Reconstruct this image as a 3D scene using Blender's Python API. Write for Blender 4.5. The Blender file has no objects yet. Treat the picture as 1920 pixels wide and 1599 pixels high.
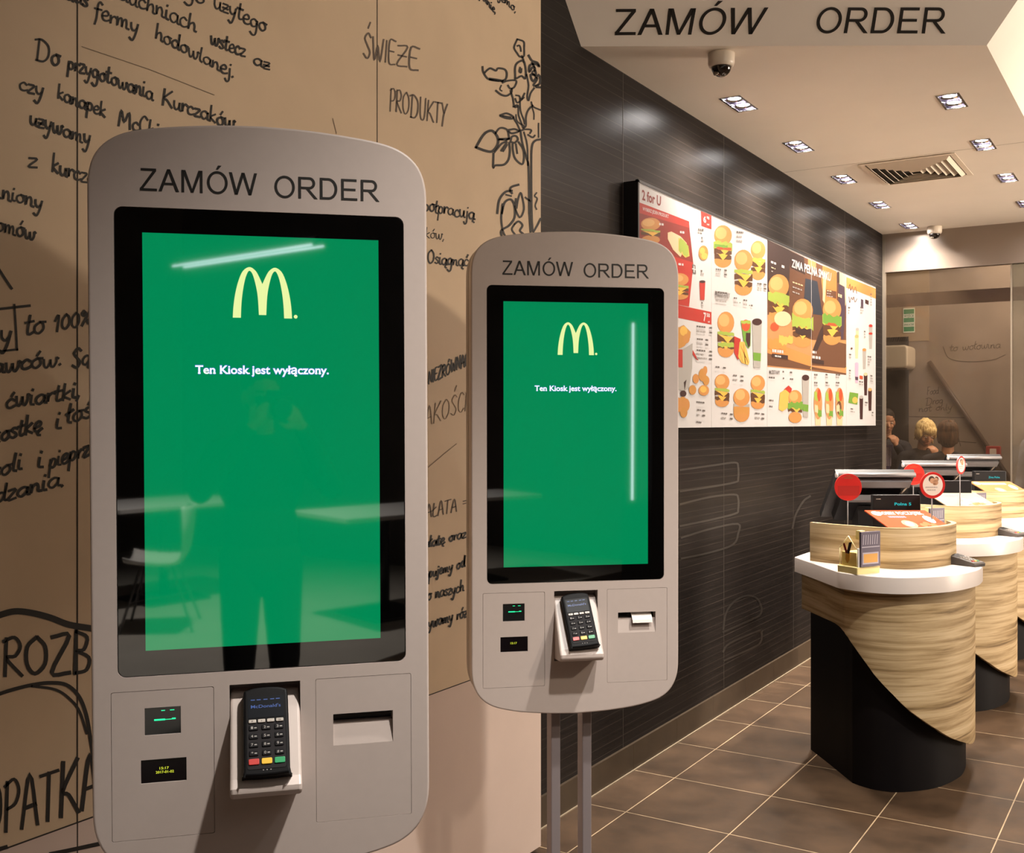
import bpy, bmesh, math, random
from math import sin, cos, pi, radians, sqrt, atan2
from mathutils import Vector, Matrix

random.seed(7)
scene = bpy.context.scene
C = scene.collection

# ------------------------------------------------------------------ camera, world, main lights, exposure
F, CX, HY, YAW, CAMH = 2005.0, 960.0, 791.0, radians(32.1), 1.5
cam_d = bpy.data.cameras.new('camera')
cam = bpy.data.objects.new('camera', cam_d)
C.objects.link(cam)
cam.location = (0, 0, CAMH)
cam.rotation_euler = (pi / 2, 0, YAW)
cam_d.sensor_width = 36.0
cam_d.sensor_fit = 'HORIZONTAL'
cam_d.lens = 36.0 * F / 1920.0
cam_d.shift_y = -(799.5 - HY) / 1920.0
cam_d.clip_start = 0.02
cam_d.clip_end = 60
scene.camera = cam

scene.view_settings.view_transform = 'Standard'
scene.view_settings.look = 'None'
scene.view_settings.gamma = 1.0
scene.view_settings.use_curve_mapping = False
scene.view_settings.exposure = 0.12

world = bpy.data.worlds.new('world')
scene.world = world
world.use_nodes = True
world.node_tree.nodes['Background'].inputs[0].default_value = (1.0, 0.80, 0.62, 1)
world.node_tree.nodes['Background'].inputs[1].default_value = 0.02

WARM = (1.0, 0.77, 0.55)


def spot(loc, target, watts, size_deg, blend=0.5, col=WARM, rad=0.03):
    d = bpy.data.lights.new('lamp_or_fill_light', 'SPOT')
    d.energy = watts
    d.color = col
    d.spot_size = radians(size_deg)
    d.spot_blend = blend
    d.shadow_soft_size = rad
    o = bpy.data.objects.new('lamp_or_fill_light', d)
    C.objects.link(o)
    o.location = loc
    o.rotation_euler = (Vector(target) - Vector(loc)).to_track_quat('-Z', 'Y').to_euler()
    return o


def area(loc, target, watts, sx, sy, col=WARM):
    d = bpy.data.lights.new('added_area_light', 'AREA')
    d.shape = 'RECTANGLE'
    d.size, d.size_y = sx, sy
    d.energy = watts
    d.color = col
    o = bpy.data.objects.new('added_area_light', d)
    C.objects.link(o)
    o.location = loc
    o.rotation_euler = (Vector(target) - Vector(loc)).to_track_quat('-Z', 'Y').to_euler()
    return o


WX, CZ, BY = -2.016, 2.985, 8.745       # service wall plane, low ceiling height, back of the service area
# dining-hall lamps: two downlights over the kiosks, a warm spot from the right, and added fills
KEY = (1.0, 0.92, 0.82)
COOL = (1.0, 0.95, 0.89)
SOFT = (1.0, 0.84, 0.68)
spot((0.12, 1.34, 3.5), (-0.25, 1.32, 0.0), 520, 86, 0.9, COOL, 0.06)
spot((0.12, 2.54, 3.5), (-0.25, 2.50, 0.0), 375, 82, 0.9, COOL, 0.06)
spot((0.45, 3.35, 3.6), (-0.95, 4.75, 0.55), 400, 62, 0.9, KEY, 0.06)  # added spot that brightens the pod fronts
spot((2.0, 2.2, 3.0), (-1.9, 2.75, 1.9), 195, 55, 0.9, SOFT, 0.10)
spot((2.3, -2.6, 3.7), (2.2, -2.6, 0.0), 1150, 84, 1.0, (1, 0.95, 0.9), 0.06)  # added spot, brightens the floor mirrored in the large kiosk screen
area((2.2, 0.8, 3.72), (2.2, 0.8, 0), 24, 2.6, 4.0, KEY)  # unseen fill added to soften the shadows on the kiosks
# unseen area light added on the right to lift the ceiling and counters
w_ = area((5.1, 8.0, 1.6), (-1.0, 6.9, 1.6), 180, 3.4, 2.0, SOFT)
w_.data.spread = radians(76)
# added unseen uplight for the low ceiling, and an added spot for the sloping sign panel
area((2.6, 7.4, 2.45), (2.6, 7.4, 4.0), 760, 0.4, 3.6, SOFT)
spot((2.6, 1.2, 2.5), (-0.2, 4.15, 3.2), 150, 46, 0.9, SOFT, 0.05)
# added fill for the passage behind the glass
area((-1.2, 9.9, 3.3), (-1.3, 9.9, 0), 85, 2.2, 0.8, KEY)

spot((-1.75, 9.0, 3.0), (-1.65, 9.25, 1.2), 110, 70, 0.8, COOL, 0.05)  # added spot that brightens the people behind the glass

# ------------------------------------------------------------------ pixel helper: a ray of the photograph met with a real surface


def ray(px, py):
    a = (px - CX) / F
    return Vector((a * cos(YAW) - sin(YAW), a * sin(YAW) + cos(YAW), (HY - py) / F))


def at_x(px, py, X):
    d = ray(px, py)
    return d * (X / d.x) + Vector((0, 0, CAMH))


def at_y(px, py, Y):
    d = ray(px, py)
    return d * (Y / d.y) + Vector((0, 0, CAMH))


def at_z(px, py, z):
    d = ray(px, py)
    return d * ((z - CAMH) / d.z) + Vector((0, 0, CAMH))


def at_plane(px, py, p, n):
    d = ray(px, py)
    o = Vector((0, 0, CAMH))
    return o + d * ((p - o).dot(n) / d.dot(n))


def at_d(px, py, dist):
    return ray(px, py) * dist + Vector((0, 0, CAMH))


# ------------------------------------------------------------------ materials
def lin(c):
    if isinstance(c, str):
        c = [int(c[i:i + 2], 16) / 255 for i in (0, 2, 4)]
    return tuple((x / 12.92 if x <= 0.04045 else ((x + 0.055) / 1.055) ** 2.4) for x in c[:3])


MATS = {}


def mat(name, col, rough=0.5, metal=0.0, emit=None, estr=1.0, noise=0.0, nscale=30.0, coat=0.0, spec=0.5, bump=0.0):
    if name in MATS:
        return MATS[name]
    m = bpy.data.materials.new(name)
    m.use_nodes = True
    nt = m.node_tree
    b = nt.nodes['Principled BSDF']
    c = lin(col)
    b.inputs['Base Color'].default_value = (*c, 1)
    b.inputs['Roughness'].default_value = rough
    b.inputs['Metallic'].default_value = metal
    b.inputs['Specular IOR Level'].default_value = spec
    b.inputs['Coat Weight'].default_value = coat
    b.inputs['Coat Roughness'].default_value = 0.03
    if emit is not None:
        b.inputs['Emission Color'].default_value = (*lin(emit), 1)
        b.inputs['Emission Strength'].default_value = estr
    if noise > 0 or bump > 0:
        tc = nt.nodes.new('ShaderNodeTexCoord')
        n = nt.nodes.new('ShaderNodeTexNoise')
        n.inputs['Scale'].default_value = nscale
        n.inputs['Detail'].default_value = 4
        nt.links.new(tc.outputs['Object'], n.inputs['Vector'])
        if noise > 0:
            r = nt.nodes.new('ShaderNodeValToRGB')
            r.color_ramp.elements[0].position = 0.3
            r.color_ramp.elements[1].position = 0.7
            r.color_ramp.elements[0].color = (*[x * (1 - noise) for x in c], 1)
            r.color_ramp.elements[1].color = (*[min(1, x * (1 + noise)) for x in c], 1)
            nt.links.new(n.outputs['Fac'], r.inputs['Fac'])
            nt.links.new(r.outputs['Color'], b.inputs['Base Color'])
        if bump > 0:
            bp = nt.nodes.new('ShaderNodeBump')
            bp.inputs['Strength'].default_value = bump
            bp.inputs['Distance'].default_value = 0.002
            nt.links.new(n.outputs['Fac'], bp.inputs['Height'])
            nt.links.new(bp.outputs['Normal'], b.inputs['Normal'])
    MATS[name] = m
    return m


def math_node(nt, op, a, b=None, c=None):
    n = nt.nodes.new('ShaderNodeMath')
    n.operation = op
    for i, v in enumerate((a, b, c)):
        if v is None:
            continue
        if isinstance(v, (int, float)):
            n.inputs[i].default_value = v
        else:
            nt.links.new(v, n.inputs[i])
    return n.outputs[0]


def floor_material():
    m = bpy.data.materials.new('floor_tiles')
    m.use_nodes = True
    nt = m.node_tree
    b = nt.nodes['Principled BSDF']
    tc = nt.nodes.new('ShaderNodeTexCoord')
    mp = nt.nodes.new('ShaderNodeMapping')
    mp.inputs['Location'].default_value = (1.815 + 0.4165 * 20, -3.718 + 0.4655 * 40, 0)
    nt.links.new(tc.outputs['Object'], mp.inputs['Vector'])
    br = nt.nodes.new('ShaderNodeTexBrick')
    br.offset = 0.0
    br.squash = 1.0
    br.inputs['Scale'].default_value = 1.0
    br.inputs['Brick Width'].default_value = 0.4165
    br.inputs['Row Height'].default_value = 0.4655
    br.inputs['Mortar Size'].default_value = 0.0022
    br.inputs['Mortar Smooth'].default_value = 0.1
    br.inputs['Bias'].default_value = 0.0
    br.inputs['Color1'].default_value = (*(0.046, 0.028, 0.016), 1)
    br.inputs['Color2'].default_value = (*(0.056, 0.034, 0.020), 1)
    br.inputs['Mortar'].default_value = (*lin('9c8b73'), 1)
    nt.links.new(mp.outputs['Vector'], br.inputs['Vector'])
    n = nt.nodes.new('ShaderNodeTexNoise')
    n.inputs['Scale'].default_value = 3.6
    n.inputs['Detail'].default_value = 8
    n.inputs['Roughness'].default_value = 0.65
    nt.links.new(tc.outputs['Object'], n.inputs['Vector'])
    r = nt.nodes.new('ShaderNodeValToRGB')
    r.color_ramp.elements[0].position = 0.25
    r.color_ramp.elements[1].position = 0.75
    r.color_ramp.elements[0].color = (0.42, 0.41, 0.40, 1)
    r.color_ramp.elements[1].color = (1.65, 1.60, 1.52, 1)
    nt.links.new(n.outputs['Fac'], r.inputs['Fac'])
    mx = nt.nodes.new('ShaderNodeMix')
    mx.data_type = 'RGBA'
    mx.blend_type = 'MULTIPLY'
    mx.inputs['Factor'].default_value = 1.0
    nt.links.new(br.outputs['Color'], mx.inputs['A'])
    nt.links.new(r.outputs['Color'], mx.inputs['B'])
    nt.links.new(mx.outputs['Result'], b.inputs['Base Color'])
    rr = math_node(nt, 'MULTIPLY_ADD', n.outputs['Fac'], 0.25, 0.42)
    b.inputs['Specular IOR Level'].default_value = 0.15
    nt.links.new(rr, b.inputs['Roughness'])
    bp = nt.nodes.new('ShaderNodeBump')
    bp.inputs['Strength'].default_value = 0.25
    bp.inputs['Distance'].default_value = 0.002
    h = math_node(nt, 'SUBTRACT', n.outputs['Fac'], br.outputs['Fac'])
    nt.links.new(h, bp.inputs['Height'])
    nt.links.new(bp.outputs['Normal'], b.inputs['Normal'])
    return m


def dark_wall_material():
    # dark laminate with fine pale horizontal lines of uneven strength
    m = bpy.data.materials.new('dark_laminate')
    m.use_nodes = True
    nt = m.node_tree
    b = nt.nodes['Principled BSDF']
    tc = nt.nodes.new('ShaderNodeTexCoord')
    sp = nt.nodes.new('ShaderNodeSeparateXYZ')
    nt.links.new(tc.outputs['Object'], sp.inputs[0])
    w = nt.nodes.new('ShaderNodeTexNoise')          # random per-line strength
    w.noise_dimensions = '1D'
    w.inputs['Scale'].default_value = 1.0
    w.inputs['Detail'].default_value = 0
    zi = math_node(nt, 'MULTIPLY', sp.outputs['Z'], 1 / 0.0375)
    nt.links.new(math_node(nt, 'MULTIPLY', math_node(nt, 'FLOOR', zi), 7.31), w.inputs['W'])
    fr = math_node(nt, 'FRACT', zi)
    off = math_node(nt, 'MULTIPLY_ADD', w.outputs['Fac'], 0.55, 0.2)
    dist = math_node(nt, 'ABSOLUTE', math_node(nt, 'SUBTRACT', fr, off))
    line = math_node(nt, 'LESS_THAN', dist, 0.026)
    mpz = nt.nodes.new('ShaderNodeMapping')
    mpz.inputs['Scale'].default_value = (1, 1.6, 26)
    nt.links.new(tc.outputs['Object'], mpz.inputs['Vector'])
    n = nt.nodes.new('ShaderNodeTexNoise')
    n.inputs['Scale'].default_value = 1.0
    n.inputs['Detail'].default_value = 3
    nt.links.new(mpz.outputs['Vector'], n.inputs['Vector'])
    amp = math_node(nt, 'MULTIPLY', line, math_node(nt, 'MULTIPLY_ADD', n.outputs['Fac'], 1.4, -0.35))
    mx = nt.nodes.new('ShaderNodeMix')
    mx.data_type = 'RGBA'
    mx.clamp_factor = True
    nt.links.new(amp, mx.inputs['Factor'])
    mp2 = nt.nodes.new('ShaderNodeMapping')
    mp2.inputs['Scale'].default_value = (1, 2.0, 90)
    nt.links.new(tc.outputs['Object'], mp2.inputs['Vector'])
    n2 = nt.nodes.new('ShaderNodeTexNoise')
    n2.inputs['Scale'].default_value = 1.0
    n2.inputs['Detail'].default_value = 5
    nt.links.new(mp2.outputs['Vector'], n2.inputs['Vector'])
    r = nt.nodes.new('ShaderNodeValToRGB')
    r.color_ramp.elements[0].position = 0.3
    r.color_ramp.elements[1].position = 0.75
    r.color_ramp.elements[0].color = (*lin('181513'), 1)
    r.color_ramp.elements[1].color = (*lin('231e1c'), 1)
    nt.links.new(n2.outputs['Fac'], r.inputs['Fac'])
    nt.links.new(r.outputs['Color'], mx.inputs['A'])
    mx.inputs['B'].default_value = (*lin('544b44'), 1)
    # matt print under a weak, even satin sheen
    df = nt.nodes.new('ShaderNodeBsdfDiffuse')
    nt.links.new(mx.outputs['Result'], df.inputs['Color'])
    gl = nt.nodes.new('ShaderNodeBsdfGlossy')
    gl.inputs['Roughness'].default_value = 0.30
    ms = nt.nodes.new('ShaderNodeMixShader')
    ms.inputs['Fac'].default_value = 0.05
    nt.links.new(df.outputs[0], ms.inputs[1])
    nt.links.new(gl.outputs[0], ms.inputs[2])
    nt.links.new(ms.outputs[0], nt.nodes['Material Output'].inputs['Surface'])
    nt.nodes.remove(b)
    return m


def wood_material():
    m = bpy.data.materials.new('zebrano_wood')
    m.use_nodes = True
    nt = m.node_tree
    b = nt.nodes['Principled BSDF']
    tc = nt.nodes.new('ShaderNodeTexCoord')
    mp = nt.nodes.new('ShaderNodeMapping')
    mp.inputs['Scale'].default_value = (0.9, 0.9, 24)
    nt.links.new(tc.outputs['Object'], mp.inputs['Vector'])
    n = nt.nodes.new('ShaderNodeTexNoise')
    n.inputs['Scale'].default_value = 1.6
    n.inputs['Detail'].default_value = 6
    n.inputs['Roughness'].default_value = 0.62
    n.inputs['Distortion'].default_value = 0.35
    nt.links.new(mp.outputs['Vector'], n.inputs['Vector'])
    r = nt.nodes.new('ShaderNodeValToRGB')
    cr = r.color_ramp
    cr.elements[0].position = 0.30
    cr.elements[0].color = (*lin('6c5639'), 1)
    cr.elements[1].position = 0.44
    cr.elements[1].color = (*lin('a68e68'), 1)
    e = cr.elements.new(0.55)
    e.color = (*lin('c3ac86'), 1)
    e = cr.elements.new(0.72)
    e.color = (*lin('d4c09c'), 1)
    nt.links.new(n.outputs['Fac'], r.inputs['Fac'])
    mp2 = nt.nodes.new('ShaderNodeMapping')
    mp2.inputs['Scale'].default_value = (3, 3, 240)
    nt.links.new(tc.outputs['Object'], mp2.inputs['Vector'])
    n2 = nt.nodes.new('ShaderNodeTexNoise')
    n2.inputs['Scale'].default_value = 1.0
    n2.inputs['Detail'].default_value = 2
    nt.links.new(mp2.outputs['Vector'], n2.inputs['Vector'])
    r2 = nt.nodes.new('ShaderNodeValToRGB')
    r2.color_ramp.elements[0].color = (0.82, 0.80, 0.78, 1)
    r2.color_ramp.elements[1].color = (1.08, 1.08, 1.08, 1)
    nt.links.new(n2.outputs['Fac'], r2.inputs['Fac'])
    mx = nt.nodes.new('ShaderNodeMix')
    mx.data_type = 'RGBA'
    mx.blend_type = 'MULTIPLY'
    mx.inputs['Factor'].default_value = 1.0
    nt.links.new(r.outputs['Color'], mx.inputs['A'])
    nt.links.new(r2.outputs['Color'], mx.inputs['B'])
    nt.links.new(mx.outputs['Result'], b.inputs['Base Color'])
    b.inputs['Roughness'].default_value = 0.6
    b.inputs['Specular IOR Level'].default_value = 0.2
    return m


def glass_material(name, tint, gloss=0.12, rough=0.02, smudge=0.0):
    m = bpy.data.materials.new(name)
    m.use_nodes = True
    nt = m.node_tree
    nt.nodes.remove(nt.nodes['Principled BSDF'])
    out = nt.nodes['Material Output']
    tr = nt.nodes.new('ShaderNodeBsdfTransparent')
    tr.inputs['Color'].default_value = (*lin(tint), 1)
    gl = nt.nodes.new('ShaderNodeBsdfGlossy')
    gl.inputs['Roughness'].default_value = rough
    gl.inputs['Color'].default_value = (1, 1, 1, 1)
    mx = nt.nodes.new('ShaderNodeMixShader')
    lw = nt.nodes.new('ShaderNodeLayerWeight')
    lw.inputs['Blend'].default_value = 0.5
    f = math_node(nt, 'MULTIPLY_ADD', math_node(nt, 'POWER', lw.outputs['Facing'], 4.0), 0.12, gloss)
    nt.links.new(f, mx.inputs['Fac'])
    nt.links.new(tr.outputs[0], mx.inputs[1])
    nt.links.new(gl.outputs[0], mx.inputs[2])
    last = mx.outputs[0]
    if smudge > 0:
        df = nt.nodes.new('ShaderNodeBsdfDiffuse')
        df.inputs['Color'].default_value = (*lin('b8a28c'), 1)
        tc = nt.nodes.new('ShaderNodeTexCoord')
        n = nt.nodes.new('ShaderNodeTexNoise')
        n.inputs['Scale'].default_value = 3.0
        n.inputs['Detail'].default_value = 6
        nt.links.new(tc.outputs['Object'], n.inputs['Vector'])
        k = math_node(nt, 'MULTIPLY', n.outputs['Fac'], smudge)
        m2 = nt.nodes.new('ShaderNodeMixShader')
        nt.links.new(k, m2.inputs['Fac'])
        nt.links.new(last, m2.inputs[1])
        nt.links.new(df.outputs[0], m2.inputs[2])
        last = m2.outputs[0]
    nt.links.new(last, out.inputs['Surface'])
    return m


def brushed_material(name, col, rough=0.3, horizontal=True):
    m = bpy.data.materials.new(name)
    m.use_nodes = True
    nt = m.node_tree
    b = nt.nodes['Principled BSDF']
    b.inputs['Metallic'].default_value = 0.6
    b.inputs['Base Color'].default_value = (*lin(col), 1)
    tc = nt.nodes.new('ShaderNodeTexCoord')
    mp = nt.nodes.new('ShaderNodeMapping')
    mp.inputs['Scale'].default_value = (2, 2, 300)
    nt.links.new(tc.outputs['Object'], mp.inputs['Vector'])
    n = nt.nodes.new('ShaderNodeTexNoise')
    n.inputs['Scale'].default_value = 1.0
    nt.links.new(mp.outputs['Vector'], n.inputs['Vector'])
    nt.links.new(math_node(nt, 'MULTIPLY_ADD', n.outputs['Fac'], 0.2, rough - 0.1), b.inputs['Roughness'])
    return m


M_WALL = mat('white_wall_panel', 'c4ad90', 0.55, noise=0.05, nscale=5)
M_MARK = mat('black_marker', '14110f', 0.6)
M_MARK_G = mat('faded_marker', '5d5148', 0.7)
M_MARK_T = mat('thin_pencil', '7d6d5c', 0.8)
M_SEAM = mat('panel_joint', '2e2721', 0.8)
M_CEIL = mat('ceiling_paint', 'e6dccd', 0.62, noise=0.02, nscale=3)
M_FACET = mat('bulkhead_paint', 'efe6da', 0.62, noise=0.02, nscale=3)
M_BLACKTXT = mat('black_lettering', '17130f', 0.5)
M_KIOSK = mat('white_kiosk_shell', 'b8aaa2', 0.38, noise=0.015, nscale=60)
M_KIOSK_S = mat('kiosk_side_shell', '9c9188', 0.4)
M_GLASSBLK = mat('black_screen_glass', '030303', 0.02, spec=1.0)
M_DISP = mat('green_display', '001206', 0.03, emit='00824e', estr=1.0, spec=1.0)
M_LOGO = mat('pale_yellow_arches', '101008', 0.03, emit='e2efa0', estr=1.0)
M_SCRTXT = mat('white_screen_text', '101010', 0.03, emit='f6fbff', estr=1.1)
M_SCRTXT_O = mat('blue_screen_text_edge', '000010', 0.03, emit='3a6fd0', estr=0.8)
M_DARK = mat('dark_recess', '1a1718', 0.5)
M_OLED = mat('black_small_display', '0a060a', 0.15)
M_OLEDTXT = mat('yellow_display_text', '000000', 0.4, emit='d8e03c', estr=1.0)
M_SCANGLASS = mat('scanner_glass', '15191a', 0.05, spec=0.7)
M_SCANLED = mat('scanner_green_light', '001000', 0.3, emit='28f09a', estr=1.4)
M_TERM = mat('black_terminal_plastic', '0b0a0b', 0.5, spec=0.12)
M_TERM_G = mat('grey_terminal_plastic', '1f1c1d', 0.55, spec=0.12)
M_KEY = mat('dark_terminal_key', '121012', 0.55, spec=0.12)
M_KEYTXT = mat('grey_key_print', '948d87', 0.5)
M_FKEY = mat('silver_function_key', 'aaa198', 0.35)
M_RED = mat('red_key', 'b0322c', 0.4)
M_YEL = mat('yellow_key', 'd3a92e', 0.4)
M_GRN = mat('green_key', '1f8a54', 0.4)
M_TSCR = mat('terminal_screen', '070a10', 0.4, spec=0.15)
M_TSCRTXT = mat('terminal_screen_text', '000000', 0.4, emit='3c5ea8', estr=0.7)
M_POST = mat('grey_metal_post', '8a8080', 0.42, metal=0.25)
M_PAPER = mat('white_paper', 'e4ddd6', 0.7)
M_FLOOR = floor_material()
M_DWALL = dark_wall_material()
M_BASEB = mat('brown_skirting_tile', '3b2f22', 0.4, noise=0.15, nscale=8)
M_WOOD = wood_material()
M_TOP = mat('white_solid_surface', 'dcd2cc', 0.35)
M_BLKBASE = mat('black_counter_base', '0f0c0d', 0.6, noise=0.1, nscale=5, spec=0.12)
M_STEEL = brushed_material('brushed_steel_band', '94867a', 0.36)
M_TRIM = mat('aluminium_trim', '9a8f80', 0.35, metal=0.7)
M_GLASS = glass_material('tinted_glass', 'd2cac0', 0.015, 0.08, 0.05)
M_FROST = glass_material('violet_frosted_band', '8f8490', 0.05, 0.2, 0.25)
M_CHROME = mat('chrome', 'd0d0d0', 0.12, metal=1.0)
M_LEDW = mat('led_disc', 'ffffff', 0.5, emit='fff8f4', estr=200)
M_DLBOX = mat('downlight_housing', '3a3442', 0.3, metal=0.6)
M_VENTW = mat('vent_white', 'd8cbb8', 0.5)
M_VENTD = mat('vent_dark', '2c2620', 0.8)
M_CAMW = mat('camera_white', 'd2c5b4', 0.4)
M_DOME = mat('camera_smoked_dome', '1c1612', 0.06, spec=0.7)
M_BLK = mat('black_plastic', '121113', 0.4)
M_SILV = mat('silver_register_bar', '757171', 0.4, metal=0.2)
M_CYAN = mat('cyan_display_text', '000000', 0.4, emit='19c5c8', estr=1.0)


# ------------------------------------------------------------------ mesh builder
class MB:
    def __init__(s):
        s.v, s.f, s.m, s.sm = [], [], [], []

    def add(s, vs, fs, mi=0, smooth=False):
        o = len(s.v)
        s.v += [tuple(v) for v in vs]
        for f in fs:
            s.f.append([i + o for i in f])
            s.m.append(mi)
            s.sm.append(smooth)

    def box(s, x0, x1, y0, y1, z0, z1, mi=0, T=None):
        vs = [Vector((x, y, z)) for z in (z0, z1) for y in (y0, y1) for x in (x0, x1)]
        if T:
            vs = [T @ v for v in vs]
        s.add(vs, [(0, 2, 3, 1), (4, 5, 7, 6), (0, 1, 5, 4), (2, 6, 7, 3), (0, 4, 6, 2), (1, 3, 7, 5)], mi)

    def prism(s, poly, fn, h0, h1, mi=0, smooth=False, bev=0.0, T=None):
        """poly: ccw 2-D outline; fn(a, b, h) -> 3-D; bev: rounded edge on the h0 side (rings)"""
        n = len(poly)
        rings = [(poly, h1)]
        if bev > 0:
            for k in range(4):
                t = k / 3 * pi / 2
                rings.append((offset(poly, bev * (1 - cos(t))), h0 + (bev if h1 > h0 else -bev) * (1 - sin(t))))
        else:
            rings.append((poly, h0))
        vs = []
        for pl, h in rings:
            vs += [fn(a, b, h) for a, b in pl]
        if T:
            vs = [T @ Vector(v) for v in vs]
        fs = []
        for r in range(len(rings) - 1):
            for i in range(n):
                j = (i + 1) % n
                fs.append((r * n + i, r * n + j, (r + 1) * n + j, (r + 1) * n + i))
        s.add(vs, fs, mi, smooth)
        s.add(vs, [tuple(range(n))[::-1]], mi)
        L = (len(rings) - 1) * n
        s.add(vs, [tuple(L + i for i in range(n))], mi)

    def tube(s, pts, r, n=10, mi=0, cap=True):
        pts = [Vector(p) for p in pts]
        rs = r if isinstance(r, (list, tuple)) else [r] * len(pts)
        vs = []
        u = None
        for i, p in enumerate(pts):
            t = (pts[min(i + 1, len(pts) - 1)] - pts[max(i - 1, 0)]).normalized()
            if u is None:
                u = t.orthogonal().normalized()
            u = (u - t * u.dot(t)).normalized()
            w = t.cross(u)
            vs += [p + (u * cos(2 * pi * k / n) + w * sin(2 * pi * k / n)) * rs[i] for k in range(n)]
        fs = [(i * n + k, i * n + (k + 1) % n, (i + 1) * n + (k + 1) % n, (i + 1) * n + k)
              for i in range(len(pts) - 1) for k in range(n)]
        s.add(vs, fs, mi, True)
        if cap:
            s.add(vs, [tuple(range(n))[::-1], tuple((len(pts) - 1) * n + k for k in range(n))], mi)

    def lathe(s, prof, n=24, mi=0, T=None):
        vs = [Vector((r * cos(2 * pi * k / n), r * sin(2 * pi * k / n), z)) for r, z in prof for k in range(n)]
        if T:
            vs = [T @ v for v in vs]
        fs = [(i * n + k, i * n + (k + 1) % n, (i + 1) * n + (k + 1) % n, (i + 1) * n + k)
              for i in range(len(prof) - 1) for k in range(n)]
        s.add(vs, fs, mi, True)
        s.add(vs, [tuple(range(n))[::-1], tuple((len(prof) - 1) * n + k for k in range(n))], mi)

    def ell(s, c, r, T=None, mi=0, nu=14, nv=10):
        c = Vector(c)
        vs = [Vector((0, 0, -1))]
        for j in range(1, nv):
            t = pi * j / nv
            vs += [Vector((sin(t) * cos(2 * pi * k / nu), sin(t) * sin(2 * pi * k / nu), -cos(t))) for k in range(nu)]
        vs.append(Vector((0, 0, 1)))
        vs = [Vector((v.x * r[0], v.y * r[1], v.z * r[2])) for v in vs]
        if T:
            vs = [T @ v for v in vs]
        vs = [v + c for v in vs]
        fs = [(0, 1 + (k + 1) % nu, 1 + k) for k in range(nu)]
        for j in range(nv - 2):
            a = 1 + j * nu
            fs += [(a + k, a + (k + 1) % nu, a + nu + (k + 1) % nu, a + nu + k) for k in range(nu)]
        a = 1 + (nv - 2) * nu
        fs += [(a + k, a + (k + 1) % nu, len(vs) - 1) for k in range(nu)]
        s.add(vs, fs, mi, True)

    def poly(s, vs, mi=0):
        s.add(vs, [tuple(range(len(vs)))], mi)

    def build(s, name, mats, parent=None, loc=None):
        me = bpy.data.meshes.new(name)
        me.from_pydata(s.v, [], s.f)
        if not isinstance(mats, (list, tuple)):
            mats = [mats]
        for m in mats:
            me.materials.append(m)
        me.polygons.foreach_set('material_index', s.m)
        me.polygons.foreach_set('use_smooth', s.sm)
        me.update()
        bm = bmesh.new()
        bm.from_mesh(me)
        bmesh.ops.remove_doubles(bm, verts=bm.verts, dist=1e-6)
        bmesh.ops.recalc_face_normals(bm, faces=bm.faces)
        bm.to_mesh(me)
        bm.free()
        o = bpy.data.objects.new(name, me)
        C.objects.link(o)
        if parent:
            o.parent = parent
        if loc:
            o.location = loc
        return o


def offset(poly, d):
    """inset a ccw outline by d"""
    n = len(poly)
    out = []
    for i in range(n):
        a, b, c = Vector(poly[i - 1]), Vector(poly[i]), Vector(poly[(i + 1) % n])
        t1, t2 = (b - a), (c - b)
        if t1.length < 1e-9 or t2.length < 1e-9:
            out.append(tuple(b))
            continue
        t1.normalize()
        t2.normalize()
        n1, n2 = Vector((-t1.y, t1.x)), Vector((-t2.y, t2.x))
        nn = n1 + n2
        nn /= max(0.35, nn.length_squared / 2)
        out.append(tuple(b + nn * d))
    return out


def rrect(x0, x1, z0, z1, r, n=6):
    out = []
    for cx, cz, a0 in ((x1 - r, z0 + r, -90), (x1 - r, z1 - r, 0), (x0 + r, z1 - r, 90), (x0 + r, z0 + r, 180)):
        for k in range(n + 1):
            a = radians(a0 + 90 * k / n)
            out.append((cx + r * cos(a), cz + r * sin(a)))
    return out


def crom(P, n=8, closed=False):
    P = [Vector(p) for p in P]
    if closed:
        Q = [P[-1]] + P + [P[0], P[1]]
    else:
        Q = [2 * P[0] - P[1]] + P + [2 * P[-1] - P[-2]]
    out = []
    for i in range(1, len(Q) - 2):
        a, b, c, d = Q[i - 1:i + 3]
        for k in range(n):
            t = k / n
            out.append(0.5 * (2 * b + (c - a) * t + (2 * a - 5 * b + 4 * c - d) * t * t + (3 * b - a - 3 * c + d) * t ** 3))
    if not closed:
        out.append(P[-1])
    return out


def thing(name, label, cat, loc=(0, 0, 0), rotz=0, group=None):
    o = bpy.data.objects.new(name, None)
    o.empty_display_size = 0.1
    C.objects.link(o)
    o.location = loc
    o.rotation_euler = (0, 0, rotz)
    tag(o, label, cat, group)
    return o


def tag(o, label, cat, group=None):
    o['label'] = label
    o['category'] = cat
    if group:
        o['group'] = group
    return o


def struct(o):
    o['kind'] = 'structure'
    return o


XZ = lambda a, b, h: (a, h, b)      # outline in x-z, depth along y
XY = lambda a, b, h: (a, b, h)
YZ = lambda a, b, h: (h, a, b)


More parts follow.
